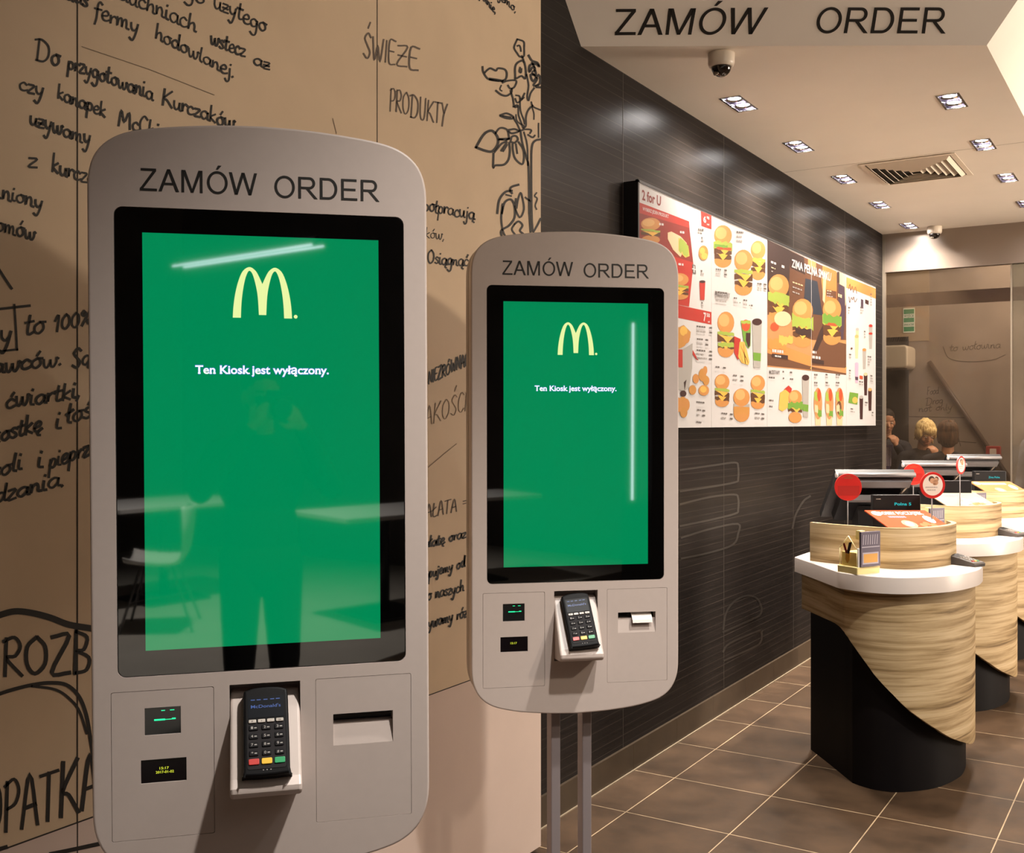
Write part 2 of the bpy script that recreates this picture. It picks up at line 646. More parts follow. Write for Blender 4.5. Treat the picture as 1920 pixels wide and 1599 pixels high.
def ribbon(mb, pts, w, fn, mi=0, taper=False):
    """flat brush stroke along 2-D pts; fn maps 2-D to 3-D"""
    P = [Vector(p) for p in pts]
    Q = [P[0]]
    for p in P[1:]:
        if (p - Q[-1]).length > 1e-6:
            Q.append(p)
    if len(Q) < 2:
        Q.append(Q[0] + Vector((w, 0)))
    vs = []
    n = len(Q)
    for i, p in enumerate(Q):
        t = (Q[min(i + 1, n - 1)] - Q[max(i - 1, 0)]).normalized()
        nn = Vector((-t.y, t.x))
        k = w / 2
        if taper:
            k *= 0.45 + 0.55 * sin(pi * min(1, max(0, i / (n - 1) * 0.9 + 0.08)))
        e = t * (w * 0.35) * (-1 if i == 0 else (1 if i == n - 1 else 0))
        vs += [fn(*(p + nn * k + e)), fn(*(p - nn * k + e))]
    mb.add(vs, [(2 * i, 2 * i + 1, 2 * i + 3, 2 * i + 2) for i in range(n - 1)], mi)


# ------------------------------------------------------------------ printed text (outlines of the built-in font)
_TXT = {}


def text_geo(s, weight=0.0, italic=0.0):
    key = (s, weight, italic)
    if key in _TXT:
        return _TXT[key]
    cu = bpy.data.curves.new('t', 'FONT')
    cu.body = s
    cu.size = 1
    cu.offset = weight
    cu.shear = italic
    cu.resolution_u = 4
    o = bpy.data.objects.new('t', cu)
    C.objects.link(o)
    dg = bpy.context.evaluated_depsgraph_get()
    me = bpy.data.meshes.new_from_object(o.evaluated_get(dg))
    vs = [(v.co.x, v.co.y) for v in me.vertices]
    fs = [tuple(p.vertices) for p in me.polygons]
    bpy.data.objects.remove(o)
    bpy.data.curves.remove(cu)
    bpy.data.meshes.remove(me)
    _TXT[key] = (vs, fs)
    return _TXT[key]


CAP = None


def text_flat(mb, s, fn, x0, x1, z0, cap, mi=0, weight=0.0, italic=0.0):
    """text from x0 to x1 on baseline z0 with capital height cap; fn(a, b) -> 3-D"""
    global CAP
    if CAP is None:
        hv, _ = text_geo('H')
        CAP = max(v[1] for v in hv)
    vs, fs = text_geo(s, weight, italic)
    lo, hi = min(v[0] for v in vs), max(v[0] for v in vs)
    k = (x1 - x0) / (hi - lo)
    mb.add([fn(x0 + (v[0] - lo) * k, z0 + v[1] / CAP * cap) for v in vs], fs, mi)


def text_quad(mb, s, TL, TR, BR, BL, fn, mi=0, weight=0.0):
    """text whose capitals fill the pixel quad; fn(px, py) -> 3-D"""
    def g(a, b):
        top = (TL[0] + (TR[0] - TL[0]) * a, TL[1] + (TR[1] - TL[1]) * a)
        bot = (BL[0] + (BR[0] - BL[0]) * a, BL[1] + (BR[1] - BL[1]) * a)
        return fn(bot[0] + (top[0] - bot[0]) * b, bot[1] + (top[1] - bot[1]) * b)
    text_flat(mb, s, g, 0, 1, 0, 1, mi, weight)


# plain grotesque capitals for the big headings: (side bearing, advance, polygons), capital height 1


def _arc(cx, cy, rx, ry, ix, iy, a0, a1, n=28):
    out = []
    for k in range(n):
        t0, t1 = radians(a0 + (a1 - a0) * k / n), radians(a0 + (a1 - a0) * (k + 1) / n)
        out.append([(cx + rx * cos(t0), cy + ry * sin(t0)), (cx + rx * cos(t1), cy + ry * sin(t1)), (cx + ix * cos(t1), cy + iy * sin(t1)), (cx + ix * cos(t0), cy + iy * sin(t0))])
    return out


def _bar(x0, x1, y0, y1):
    return [(x0, y0), (x1, y0), (x1, y1), (x0, y1)]


_O = _arc(.50, .5, .475, .517, .350, .405, 0, 360, 44)
CAPS = {
    'Z': (.03, .853, [_bar(.04, .73, .885, 1), _bar(0, .76, 0, .115), [(0, .115), (0, .09), (.57, .885), (.73, .885), (.16, .115)]]),
    'A': (.0, .931, [[(0, 0), (.145, 0), (.53, 1), (.39, 1)], [(.93, 0), (.775, 0), (.39, 1), (.53, 1)], [(.25, .29), (.68, .29), (.64, .40), (.29, .40)]]),
    'M': (.10, 1.163, [_bar(0, .125, 0, 1), _bar(.83, .955, 0, 1), [(.03, 1), (.185, 1), (.54, 0), (.42, 0)], [(.925, 1), (.77, 1), (.42, 0), (.54, 0)]]),
    'O': (.065, 1.086, _O),
    'Ó': (.065, 1.086, _O + [[(.43, 1.08), (.53, 1.08), (.70, 1.27), (.53, 1.27)]]),
    'W': (.01, 1.318, [[(0, 1), (.14, 1), (.40, 0), (.265, 0)], [(.265, 0), (.40, 0), (.72, 1), (.58, 1)], [(.58, 1), (.72, 1), (1.03, 0), (.90, 0)], [(.90, 0), (1.03, 0), (1.30, 1), (1.16, 1)]]),
    'R': (.11, 1.008, [_bar(0, .132, 0, 1), _bar(.132, .52, .885, 1), _bar(.132, .52, .44, .55)] + _arc(.52, .72, .275, .28, .145, .166, -90, 90, 18) + [[(.36, .44), (.52, .44), (.91, 0), (.75, 0)]]),
    'D': (.11, 1.008, [_bar(0, .132, 0, 1), _bar(.132, .40, .885, 1), _bar(.132, .40, 0, .115)] + _arc(.40, .5, .43, .5, .295, .385, -90, 90, 24)),
    'E': (.11, .931, [_bar(0, .132, 0, 1), _bar(.132, .74, .885, 1), _bar(.132, .69, .45, .56), _bar(.132, .77, 0, .115)]),
}


def heading(mb, s, fn, x0, x1, z0, cap, mi=0):
    """heading from ink edge x0 to ink edge x1"""
    x = 0
    geo = []
    for ch in s:
        lsb, adv, polys = CAPS[ch]
        for p in polys:
            geo.append([(x + lsb + a, b) for a, b in p])
        x += adv
    lo = min(a for p in geo for a, b in p)
    hi = max(a for p in geo for a, b in p)
    k = (x1 - x0) / (hi - lo)
    for p in geo:
        mb.add([fn(x0 + (a - lo) * k, z0 + b * cap) for a, b in p], [tuple(range(len(p)))], mi)


def heading_quad(mb, s, TL, TR, BR, BL, fn, mi=0):
    def g(a, b):
        top = (TL[0] + (TR[0] - TL[0]) * a, TL[1] + (TR[1] - TL[1]) * a)
        bot = (BL[0] + (BR[0] - BL[0]) * a, BL[1] + (BR[1] - BL[1]) * a)
        return fn(bot[0] + (top[0] - bot[0]) * b, bot[1] + (top[1] - bot[1]) * b)
    heading(mb, s, g, 0, 1, 0, 1, mi)


# ------------------------------------------------------------------ handwriting: a one-stroke alphabet (x-height 1, ascender 2, descender -1)
G = {
    'a': (1.0, [[(.85, .85), (.5, 1), (.15, .7), (.15, .25), (.45, 0), (.8, .4), (.85, .95), (.85, .15), (1.05, .05)]]),
    'b': (.9, [[(.25, 1.9), (.15, .9), (.15, .1), (.5, 0), (.8, .4), (.7, .85), (.4, .95), (.15, .6)]]),
    'c': (.8, [[(.75, .8), (.45, 1), (.12, .6), (.2, .1), (.5, 0), (.85, .2)]]),
    'd': (1.0, [[(.8, .8), (.45, .95), (.12, .5), (.3, .02), (.65, .15), (.82, .8), (.9, 1.9), (.82, .2), (1.0, .02)]]),
    'e': (.8, [[(.1, .4), (.6, .55), (.7, .85), (.45, 1), (.12, .6), (.2, .1), (.5, 0), (.85, .2)]]),
    'f': (.7, [[(.75, 1.7), (.5, 1.9), (.32, 1.4), (.28, 0), (.15, -.8)], [(.05, 1), (.7, 1.05)]]),
    'g': (.95, [[(.8, .85), (.45, 1), (.12, .6), (.3, .08), (.7, .3), (.8, .95), (.75, -.5), (.45, -.95), (.1, -.7)]]),
    'h': (.95, [[(.25, 1.9), (.15, 0), (.25, .6), (.6, .95), (.75, .6), (.75, .1), (.95, .02)]]),
    'i': (.45, [[(.15, .95), (.15, .15), (.4, .02)], [(.2, 1.45), (.22, 1.55)]]),
    'j': (.5, [[(.3, .95), (.3, -.5), (.05, -.9), (-.15, -.6)], [(.35, 1.45), (.37, 1.55)]]),
    'k': (.85, [[(.2, 1.9), (.15, 0)], [(.7, 1), (.2, .5), (.75, 0)]]),
    'l': (.45, [[(.25, 1.9), (.15, .3), (.4, .02)]]),
    'm': (1.35, [[(.12, .95), (.15, 0), (.25, .7), (.5, .95), (.6, .5), (.6, 0), (.7, .7), (.95, .95), (1.05, .5), (1.05, .1), (1.3, .02)]]),
    'n': (.95, [[(.12, .95), (.15, 0), (.25, .7), (.55, .95), (.7, .55), (.7, .1), (.95, .02)]]),
    'o': (.9, [[(.5, 1), (.15, .7), (.15, .25), (.45, 0), (.78, .35), (.7, .85), (.45, 1), (.9, .95)]]),
    'p': (.9, [[(.2, .95), (.12, -1)], [(.15, .4), (.4, .98), (.75, .75), (.7, .2), (.4, .02), (.15, .3)]]),
    'r': (.65, [[(.12, .95), (.15, 0), (.2, .6), (.45, .95), (.7, .85)]]),
    's': (.7, [[(.65, .85), (.35, 1), (.15, .75), (.5, .45), (.6, .15), (.3, 0), (.05, .15)]]),
    't': (.65, [[(.35, 1.7), (.25, .3), (.4, .02), (.65, .15)], [(.02, 1.1), (.65, 1.15)]]),
    'u': (.95, [[(.12, .95), (.15, .3), (.4, 0), (.7, .4), (.75, .95), (.75, .15), (.95, .02)]]),
    'w': (1.25, [[(.1, .95), (.2, .2), (.4, 0), (.6, .5), (.62, .9), (.7, .2), (.9, 0), (1.1, .5), (1.1, 1), (1.25, .9)]]),
    'y': (.9, [[(.12, .95), (.18, .4), (.42, .15), (.7, .5)], [(.78, .98), (.6, -.2), (.35, -.95), (.05, -.75)]]),
    'z': (.75, [[(.1, .95), (.68, .95), (.1, .05), (.72, .08)]]),
    'D': (1.5, [[(.3, 1.9), (.2, 0)], [(-.1, 1.8), (.5, 1.95), (1.2, 1.5), (1.25, .6), (.8, .05), (.1, .02)]]),
    'K': (1.3, [[(.25, 1.9), (.15, 0)], [(1.1, 1.9), (.25, .9), (.6, .7), (1.2, 0)]]),
    'M': (1.6, [[(.1, 0), (.3, 1.9), (.7, .6), (1.2, 1.9), (1.4, 0)]]),
    'C': (1.0, [[(.95, 1.6), (.55, 1.9), (.15, 1.2), (.2, .3), (.6, 0), (1.0, .3)]]),
    'O': (1.3, [[(.6, 1.9), (.15, 1.4), (.15, .5), (.55, 0), (1.05, .5), (1.05, 1.4), (.65, 1.9)]]),
    'S': (1.1, [[(.95, 1.65), (.6, 1.95), (.2, 1.5), (.55, 1.0), (.9, .5), (.6, 0), (.1, .3)]]),
    'W': (1.6, [[(.1, 1.9), (.4, 0), (.75, 1.3), (1.1, 0), (1.45, 1.9)]]),
    'I': (.5, [[(.25, 1.9), (.2, 0)]]),
    'E': (1.0, [[(.9, 1.9), (.15, 1.85), (.15, .05), (.9, 0)], [(.15, 1.0), (.7, 1.0)]]),
    'Z': (1.1, [[(.1, 1.85), (.95, 1.9), (.1, .05), (1.0, .02)]]),
    'P': (1.0, [[(.2, 1.9), (.15, 0)], [(.05, 1.75), (.6, 1.95), (.9, 1.5), (.7, 1.0), (.2, .85)]]),
    'R': (1.1, [[(.2, 1.9), (.15, 0)], [(.05, 1.75), (.6, 1.95), (.9, 1.5), (.65, 1.0), (.2, .9), (1.0, 0)]]),
    'U': (1.2, [[(.15, 1.9), (.2, .4), (.55, 0), (.9, .4), (1.0, 1.9)]]),
    'T': (1.1, [[(.5, 1.9), (.45, 0)], [(0, 1.85), (1.05, 1.9)]]),
    'Y': (1.0, [[(.1, 1.9), (.45, 1.0)], [(.95, 1.9), (.45, .9), (.25, -.2)]]),
    'N': (1.2, [[(.15, 0), (.2, 1.9), (.9, .05), (1.0, 1.9)]]),
    'A': (1.2, [[(.1, 0), (.55, 1.9), (1.05, 0)], [(.25, .7), (.9, .75)]]),
    'L': (.9, [[(.2, 1.9), (.15, .05), (.85, 0)]]),
    'B': (1.0, [[(.2, 1.9), (.15, 0)], [(.2, 1.85), (.75, 1.6), (.6, 1.05), (.2, 1.0), (.85, .7), (.75, .15), (.15, 0)]]),
    'J': (.8, [[(.65, 1.9), (.6, .4), (.3, 0), (.05, .3)]]),
    'F': (.9, [[(.2, 1.9), (.15, 0)], [(.1, 1.85), (.85, 1.9)], [(.15, 1.0), (.65, 1.0)]]),
    '1': (.7, [[(.05, 1.3), (.4, 1.9), (.35, 0)]]),
    '0': (1.0, [[(.5, 1.7), (.15, 1.2), (.15, .4), (.5, 0), (.85, .5), (.8, 1.3), (.5, 1.7)]]),
    '%': (1.2, [[(1.0, 1.9), (.2, 0)], [(.3, 1.8), (.1, 1.5), (.3, 1.2), (.5, 1.5), (.3, 1.8)], [(.9, .7), (.7, .4), (.9, .05), (1.1, .4), (.9, .7)]]),
    '.': (.4, [[(.12, .02), (.2, .1)]]), ',': (.4, [[(.2, .1), (.05, -.35)]]),
    '=': (.9, [[(.1, 1.2), (.8, 1.2)], [(.1, .8), (.8, .8)]]),
    ' ': (.8, []),
}
_up = lambda g, extra: (G[g][0], G[g][1] + extra)
for new, base, ex in (('ą', 'a', [[(.85, .1), (.7, -.3), (.95, -.45)]]), ('ę', 'e', [[(.55, 0), (.45, -.35), (.7, -.45)]]),
                      ('ć', 'c', [[(.45, 1.3), (.65, 1.7)]]), ('ń', 'n', [[(.4, 1.3), (.6, 1.7)]]), ('ó', 'o', [[(.45, 1.3), (.65, 1.7)]]),
                      ('ś', 's', [[(.35, 1.3), (.55, 1.7)]]), ('ź', 'z', [[(.35, 1.3), (.55, 1.7)]]), ('ż', 'z', [[(.1, .5), (.65, .5)]]),
                      ('ł', 'l', [[(-.05, .9), (.5, 1.25)]]), ('Ś', 'S', [[(.55, 2.3), (.8, 2.8)]]), ('Ż', 'Z', [[(.15, .95), (.9, .95)]]),
                      ('Ó', 'O', [[(.6, 2.2), (.85, 2.6)]]), ('Ł', 'L', [[(-.1, .8), (.6, 1.3)]])):
    G[new] = _up(base, ex)


def handwrite(mb, s, p0, p1, h, w, plane, mi=0, caps=False, slant=0.12):
    """write s from pixel p0 to p1 (baseline); h = pixel height of a small letter (of a capital when caps)"""
    tot = sum(G[c][0] for c in s)
    ux = ((p1[0] - p0[0]) / tot, (p1[1] - p0[1]) / tot)
    unit = h / 1.9 if caps else h
    wv = w
    x = 0
    for ch in s:
        adv, strokes = G[ch]
        jy, js = random.uniform(-.08, .08), random.uniform(.92, 1.1)
        for st in strokes:
            pts = crom([Vector((a, b)) for a, b in st], 4) if len(st) > 2 else [Vector(p) for p in st]
            q = []
            for p in pts:
                a = x + p.x + slant * p.y * .6
                q.append((p0[0] + ux[0] * a, p0[1] + ux[1] * a - (p.y + jy) * js * unit))
            ribbon(mb, q, wv * random.uniform(.85, 1.15), plane, mi)
        x += adv


# ------------------------------------------------------------------ the setting
X1, Y0 = 5.2, -6.0                      # far side and rear of the dining hall
mb = MB()
mb.box(-3.4, X1, Y0, 12.6, -0.06, 0.0)
floor_o = struct(mb.build('floor', M_FLOOR))
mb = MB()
mb.box(0.2, X1, Y0, -1.2, 0.0, 0.004)  # pale colour stands in for daylight on the floor mirrored in the screens
mb.build('painted_daylight_patch', mat('painted_daylight', 'b5aca0', 0.45, noise=0.08, nscale=3), floor_o)

# dark service wall with panel joints, skirting, corner trim
mb = MB()
mb.box(WX - 0.15, WX, 2.9, BY, 0, 4.2)
wall_side = struct(mb.build('wall_side', M_DWALL))
mb = MB()
for yj in (4.101, 5.279, 6.45, 7.62):
    mb.box(WX, WX + 0.0008, yj - 0.0015, yj + 0.0015, 0.118, 3.0)
mb.build('panel_joint', mat('pale_joint', '433c36', 0.5), wall_side)
mb = MB()                                # large faint line drawing on the laminate
on_w = lambda px, py: at_x(px, py, WX + 0.0008)
for st in ([(1276, 881), (1340, 872), (1378, 867), (1384, 875), (1384, 897), (1378, 904), (1330, 913), (1276, 921)],
           [(1276, 945), (1330, 932), (1376, 927), (1384, 934), (1384, 955), (1378, 963), (1330, 975), (1276, 986)],
           [(1278, 1008), (1330, 992), (1383, 982), (1384, 1000), (1374, 1021), (1330, 1036), (1278, 1047)],
           [(1356, 1180), (1361, 1150), (1376, 1128), (1398, 1117), (1417, 1120), (1427, 1136), (1426, 1151), (1410, 1161), (1356, 1185)],
           [(1356, 1222), (1368, 1206), (1424, 1182), (1428, 1186), (1426, 1204), (1410, 1215), (1358, 1238)],
           [(1486, 990), (1492, 965), (1506, 940), (1519, 930)]):
    ribbon(mb, crom(st, 4), 3.6, on_w)
mb.build('line_drawing', mat('faint_drawing', '211d1a', 0.4), wall_side)
mb = MB()
mb.box(WX, WX + 0.012, 3.0, BY, 0, 0.115)
bs = struct(mb.build('baseboard_side', M_BASEB))
mb = MB()
for k in range(12):
    y = 3.718 + 0.4655 * k
    mb.box(WX + 0.012, WX + 0.0126, y - 0.001, y + 0.001, 0, 0.115)
mb.build('tile_joint', mat('skirting_joint', '5a4c3a', 0.6), bs)
mb = MB()
mb.box(WX + 0.012, WX + 0.018, 3.0, BY, 0, 0.004)
mb.build('grout_line', mat('grout', '7d6f5a', 0.7), bs)
mb = MB()
mb.box(WX - 0.01, WX + 0.022, BY - 0.012, BY + 0.022, 0, CZ)
struct(mb.build('trim_1', M_TRIM))

# white panelled wall with marker writing
WW, WEND = -1.9, 3.218
mb = MB()
mb.box(WW - 0.08, WW, Y0, WEND, 0.02, 4.2)
wall_left = struct(mb.build('wall_left', M_WALL))
mb = MB()
mb.box(WW, WW + 0.0006, Y0, WEND, 0.02, 0.686)
mb.build('lower_panel', mat('lower_wall_panel', 'c8b4a8', 0.5, noise=0.03, nscale=5), wall_left)
mb = MB()
mb.box(WW - 0.079, WW - 0.05, Y0, WEND - 0.04, 0.0, 0.019)
mb.build('plinth', M_DARK, wall_left)
mb = MB()
for yj in (-0.52, 0.42, 1.369, 2.322):
    mb.box(WW, WW + 0.0008, yj - 0.0015, yj + 0.0015, 0.02 if yj < 2 else 0.69, 4.2)
mb.box(WW, WW + 0.0008, Y0, 2.86, 0.686, 0.689)
mb.build('panel_joint', M_SEAM, wall_left)

on_l = lambda px, py: at_x(px, py, WW + 0.0012)
mb = MB()
H_ = lambda *a, **k: handwrite(mb, *a, plane=on_l, **k)
H_('go', (345, -6), (384, 8), 14, w=3.6)
H_('użytego', (400, 12), (499, 62), 17, w=3.6)
H_('duchniach', (222, -3), (368, 60), 17, w=3.6)
H_('wstecz', (394, 82), (460, 108), 15, w=3.6)
H_('aż', (474, 120), (506, 131), 14, w=3.6)
H_('das', (122, -4), (165, 14), 15, w=4)
H_('fermy', (176, 32), (260, 62), 17, w=4)
H_('hodowlanej.', (290, 72), (440, 146), 15, w=3.6)
H_('Do', (66, 112), (112, 124), 21, w=4.4)
H_('przygotowania', (126, 127), (287, 188), 16, w=4)
H_('Kurczaków', (303, 196), (440, 244), 15, w=4)
H_('czy', (35, 166), (82, 182), 15, w=4)
H_('kanapek', (107, 184), (198, 220), 15, w=4)
H_('McChic', (221, 234), (312, 264), 16, w=4)
H_('używamy', (55, 232), (170, 272), 16, w=4.2)
H_('z', (51, 313), (70, 316), 17, w=4.5)
H_('kurcza', (96, 322), (180, 348), 17, w=4.2)
H_('mniony', (-22, 365), (80, 392), 16, w=4)
H_('omów', (-8, 432), (66, 452), 17, w=4)
H_('y', (-2, 640), (22, 643), 22, w=5)
H_('to', (45, 628), (84, 622), 22, w=5)
H_('100%', (101, 622), (172, 606), 16, w=4.5)
H_('tawców.', (-32, 703), (118, 684), 17, w=5)
H_('Są', (134, 690), (170, 682), 17, w=4.5)
H_('ćwiartki,', (10, 766), (152, 744), 17, w=5)
H_('kostkę', (-16, 832), (78, 808), 17, w=5)
H_('i', (102, 804), (116, 801), 20, w=5)
H_('łoś', (124, 796), (172, 782), 18, w=5)
H_('soli', (-16, 897), (42, 880), 18, w=5)
H_('i', (68, 878), (82, 876), 18, w=5)
H_('pieprzu', (91, 878), (184, 848), 17, w=4.6)
H_('dzania.', (-12, 945), (122, 909), 17, w=5)
H_('ROZB', (4, 1266), (172, 1263), 74, w=7, caps=True, slant=.02)
H_('OPATKA', (-34, 1570), (188, 1510), 92, w=7, caps=True, slant=.03)
for st, w in (([(-20, 1162), (0, 1153), (28, 1146), (60, 1149), (95, 1158), (130, 1171), (178, 1179)], 12),
              ([(-10, 1304), (20, 1294), (60, 1284), (95, 1280), (125, 1284), (148, 1305), (162, 1340), (170, 1385), (176, 1425)], 7),
              ([(60, 1286), (105, 1293), (133, 1312), (150, 1335), (163, 1375)], 5),
              ([(95, 1601), (130, 1594), (190, 1581)], 8), ([(-5, 1593), (12, 1588)], 8),
              ([(-6, 498), (8, 520), (22, 541)], 5), ([(-8, 580), (20, 577), (56, 573)], 5), ([(27, 571), (30, 615), (32, 656)], 4),
              ([(-6, 659), (33, 655)], 4)):
    ribbon(mb, crom(st, 5), w, on_l, 0)
H_('wspólnie,', (886, -22), (930, 27), 9, w=2.4)
H_('jemo,', (935, -3), (968, 24), 9, w=2.4)
H_('wspołpracują', (770, 390), (890, 412), 13, w=2.8)
H_('ków,', (797, 445), (834, 450), 11, w=1.6)
H_('Osiągnąć', (801, 493), (878, 499), 12, w=2.8)
H_('NIEZRÓWNANA', (803, 720), (888, 679), 22, w=2.6, caps=True)
H_('sałatę oraz', (788, 1030), (874, 1008), 10, w=3)
H_('kupujemy od', (788, 1088), (872, 1062), 10, w=3)
H_('do naszych', (792, 1128), (870, 1108), 11, w=3)
H_('używamy róż', (788, 1182), (876, 1156), 11, w=3)
# the flower drawing, traced stroke by stroke
RO = lambda x, y: (560 + x * .25, y * .25)
rose = [
    ([(1640, 295), (1620, 340), (1618, 365), (1640, 400), (1660, 425), (1690, 420), (1692, 360), (1690, 315), (1660, 300), (1640, 295)], 2.6),
    ([(1640, 345), (1655, 340), (1665, 360), (1668, 385)], 2.4), ([(1672, 420), (1685, 445), (1688, 465)], 3),
    ([(1380, 500), (1385, 540), (1420, 590), (1480, 605), (1530, 605), (1555, 590), (1562, 550), (1545, 520), (1495, 512), (1480, 530), (1440, 512), (1415, 525), (1395, 545)], 3),
    ([(1435, 592), (1490, 600), (1530, 608)], 4),
    ([(1625, 580), (1625, 500), (1650, 465), (1690, 460), (1705, 540), (1700, 590), (1672, 570), (1640, 585), (1622, 590)], 3),
    ([(1662, 505), (1655, 535), (1668, 545), (1672, 515)], 2.4),
    ([(1530, 620), (1570, 605), (1632, 605), (1620, 650), (1590, 665), (1570, 640)], 2.8), ([(1480, 680), (1520, 710), (1560, 718), (1595, 695), (1600, 665)], 3),
    ([(1520, 640), (1510, 670), (1525, 682)], 2), ([(1590, 680), (1608, 740), (1618, 800), (1640, 800)], 2.8),
    ([(1725, 415), (1750, 455), (1790, 470), (1805, 500), (1780, 480), (1735, 490), (1730, 540), (1760, 500), (1780, 560), (1740, 560), (1760, 610), (1800, 560), (1812, 620), (1780, 650), (1810, 655)], 3.4),
    ([(1750, 470), (1775, 520), (1752, 545), (1790, 590), (1760, 640), (1795, 640)], 3),
    ([(1710, 560), (1725, 640), (1715, 720), (1725, 755), (1740, 700), (1768, 660)], 2.6),
    ([(1630, 715), (1655, 720), (1670, 745), (1695, 700)], 2.6), ([(1625, 740), (1640, 770), (1670, 750), (1690, 730)], 2.6),
    ([(1610, 800), (1645, 790), (1650, 860), (1670, 920), (1685, 960)], 2.6), ([(1660, 740), (1665, 830), (1690, 900), (1695, 930)], 2.4),
    ([(1745, 765), (1760, 800), (1815, 825)], 2.4), ([(1755, 790), (1720, 830), (1705, 880), (1705, 940), (1690, 960)], 2.8), ([(1750, 800), (1765, 850), (1765, 895)], 2),
    ([(1510, 865), (1560, 850), (1610, 875), (1600, 890), (1555, 885), (1515, 870)], 3), ([(1530, 868), (1590, 880)], 2.4), ([(1610, 880), (1640, 930), (1665, 985)], 2.6),
    ([(1630, 860), (1640, 910), (1690, 945)], 2.2),
    ([(1330, 1105), (1380, 1020), (1420, 985), (1460, 985), (1495, 1035), (1490, 1090), (1450, 1135), (1400, 1130), (1332, 1105)], 3.8),
    ([(1475, 1000), (1510, 960), (1560, 970), (1575, 1010), (1570, 1045), (1500, 1045)], 3), ([(1500, 1045), (1580, 1040)], 3.4),
    ([(1575, 975), (1620, 968), (1650, 985), (1600, 1000), (1575, 985)], 3), ([(1650, 985), (1700, 970), (1745, 975), (1735, 1000)], 2.6),
    ([(1590, 1060), (1600, 1025), (1630, 1020), (1645, 1045), (1620, 1070), (1595, 1065)], 3),
    ([(1470, 1140), (1520, 1080), (1560, 1060)], 3), ([(1462, 1150), (1460, 1255), (1475, 1240), (1540, 1235), (1575, 1195), (1585, 1130), (1580, 1070)], 3.2),
    ([(1520, 1130), (1560, 1070)], 3), ([(1535, 1135), (1565, 1085)], 2.4),
    ([(1605, 1080), (1608, 1130), (1625, 1190), (1675, 1232), (1690, 1190), (1685, 1120), (1650, 1065)], 3), ([(1630, 1080), (1640, 1150)], 2.6),
    ([(1665, 985), (1680, 1080), (1712, 1190), (1725, 1260), (1730, 1600)], 3), ([(1690, 990), (1715, 1090), (1720, 1240)], 2.4),
    ([(1815, 1045), (1775, 1055), (1750, 1100), (1745, 1250), (1748, 1600), (1755, 1730)], 3.2), ([(1720, 1010), (1755, 1030), (1772, 1015)], 2.6),
    ([(1800, 925), (1800, 1030)], 2.2),
    ([(1650, 1385), (1600, 1400), (1585, 1425), (1600, 1450)], 3.4), ([(1600, 1430), (1550, 1440), (1505, 1500), (1490, 1600)], 3.4), ([(1555, 1460), (1595, 1470)], 2.4),
    ([(1525, 1600), (1545, 1520), (1590, 1495), (1618, 1540), (1620, 1630), (1580, 1690), (1520, 1730), (1530, 1790)], 3.2),
    ([(1530, 1530), (1520, 1640), (1535, 1740), (1565, 1790)], 3), ([(1630, 1490), (1625, 1560), (1660, 1630), (1690, 1570), (1680, 1490), (1665, 1445), (1645, 1500), (1635, 1560)], 2.8),
    ([(1700, 1480), (1740, 1510)], 2.6), ([(1730, 1600), (1740, 1740)], 2.8), ([(1785, 1445), (1770, 1470), (1790, 1490), (1775, 1540), (1785, 1570)], 2.2),
    ([(1620, 1680), (1650, 1660), (1680, 1690), (1660, 1730), (1690, 1760), (1650, 1770)], 3), ([(1620, 1680), (1600, 1720), (1625, 1760)], 2.6), ([(1815, 1640), (1790, 1690), (1760, 1740)], 3)]
for st, w in rose:
    ribbon(mb, crom([RO(*p) for p in st], 4), w * 1.25, on_l, 0)
# fainter marker and pencil
H_('ŚWIE', (680, 106), (742, 122), 44, w=3.0, caps=True, mi=1)
H_('ŻE', (742, 122), (786, 132), 38, w=3.0, caps=True, mi=1)
H_('PRODUKTY', (730, 207), (838, 236), 41, w=2.6, caps=True, mi=1)
H_('SAŁATA =', (786, 975), (876, 953), 25, w=2.0, caps=True, mi=1)
H_('AKOŚCI', (797, 800), (876, 769), 36, w=1.6, caps=True, mi=2)
for st in ([(803, 876), (830, 853), (856, 832)], [(153, 87), (280, 130), (402, 178)], [(624, 222), (631, 250)]):
    ribbon(mb, st, 1.2, on_l, 2)
ho = mb.build('handwriting', [M_MARK, M_MARK_G, M_MARK_T], wall_left)
ho['label'] = 'black marker handwriting and flower drawing'

# lowered ceiling over the service counter and its two sloping white faces
fl, fr = Vector((WX, 3.728, CZ)), Vector((-0.655, 4.568, CZ))
XR = -0.655
lp = at_x(1060, 0, WX)
fdir = (fr - fl).normalized()
v = lp - fl
fdir_up = (v - fdir * v.dot(fdir))
fn_ = fdir.cross(fdir_up).normalized()          # plane of the front slope
far_r = at_plane(1908, 0, fr, fn_)              # point on the mitre
mit = (far_r - fr).normalized()
Lm = (3.75 - CZ) / mit.z
top_r = fr + mit * Lm
vl = (lp - fl).normalized()
top_l = fl + vl * ((3.75 - CZ) / vl.z)
T_ = 0.04
mb = MB()
mb.prism([(WX, fl.y), (XR, fr.y), (XR, BY), (WX, BY)], XY, CZ, CZ + 0.25)
ceiling = struct(mb.build('ceiling', M_CEIL))
mb = MB()
mb.box(WX, XR, 6.249, 6.252, CZ - 0.0006, CZ)
mb.build('panel_joint', mat('ceiling_joint', '8d7d69', 0.8), ceiling)


def slab(name, pts, m, up=Vector((0, 0, 0.05))):
    b = MB()
    n = len(pts)
    b.add(list(pts) + [p + up for p in pts], [tuple(range(n)), tuple(range(n, 2 * n))[::-1]] +
          [(i, (i + 1) % n, n + (i + 1) % n, n + i) for i in range(n)])
    return struct(b.build(name, m))


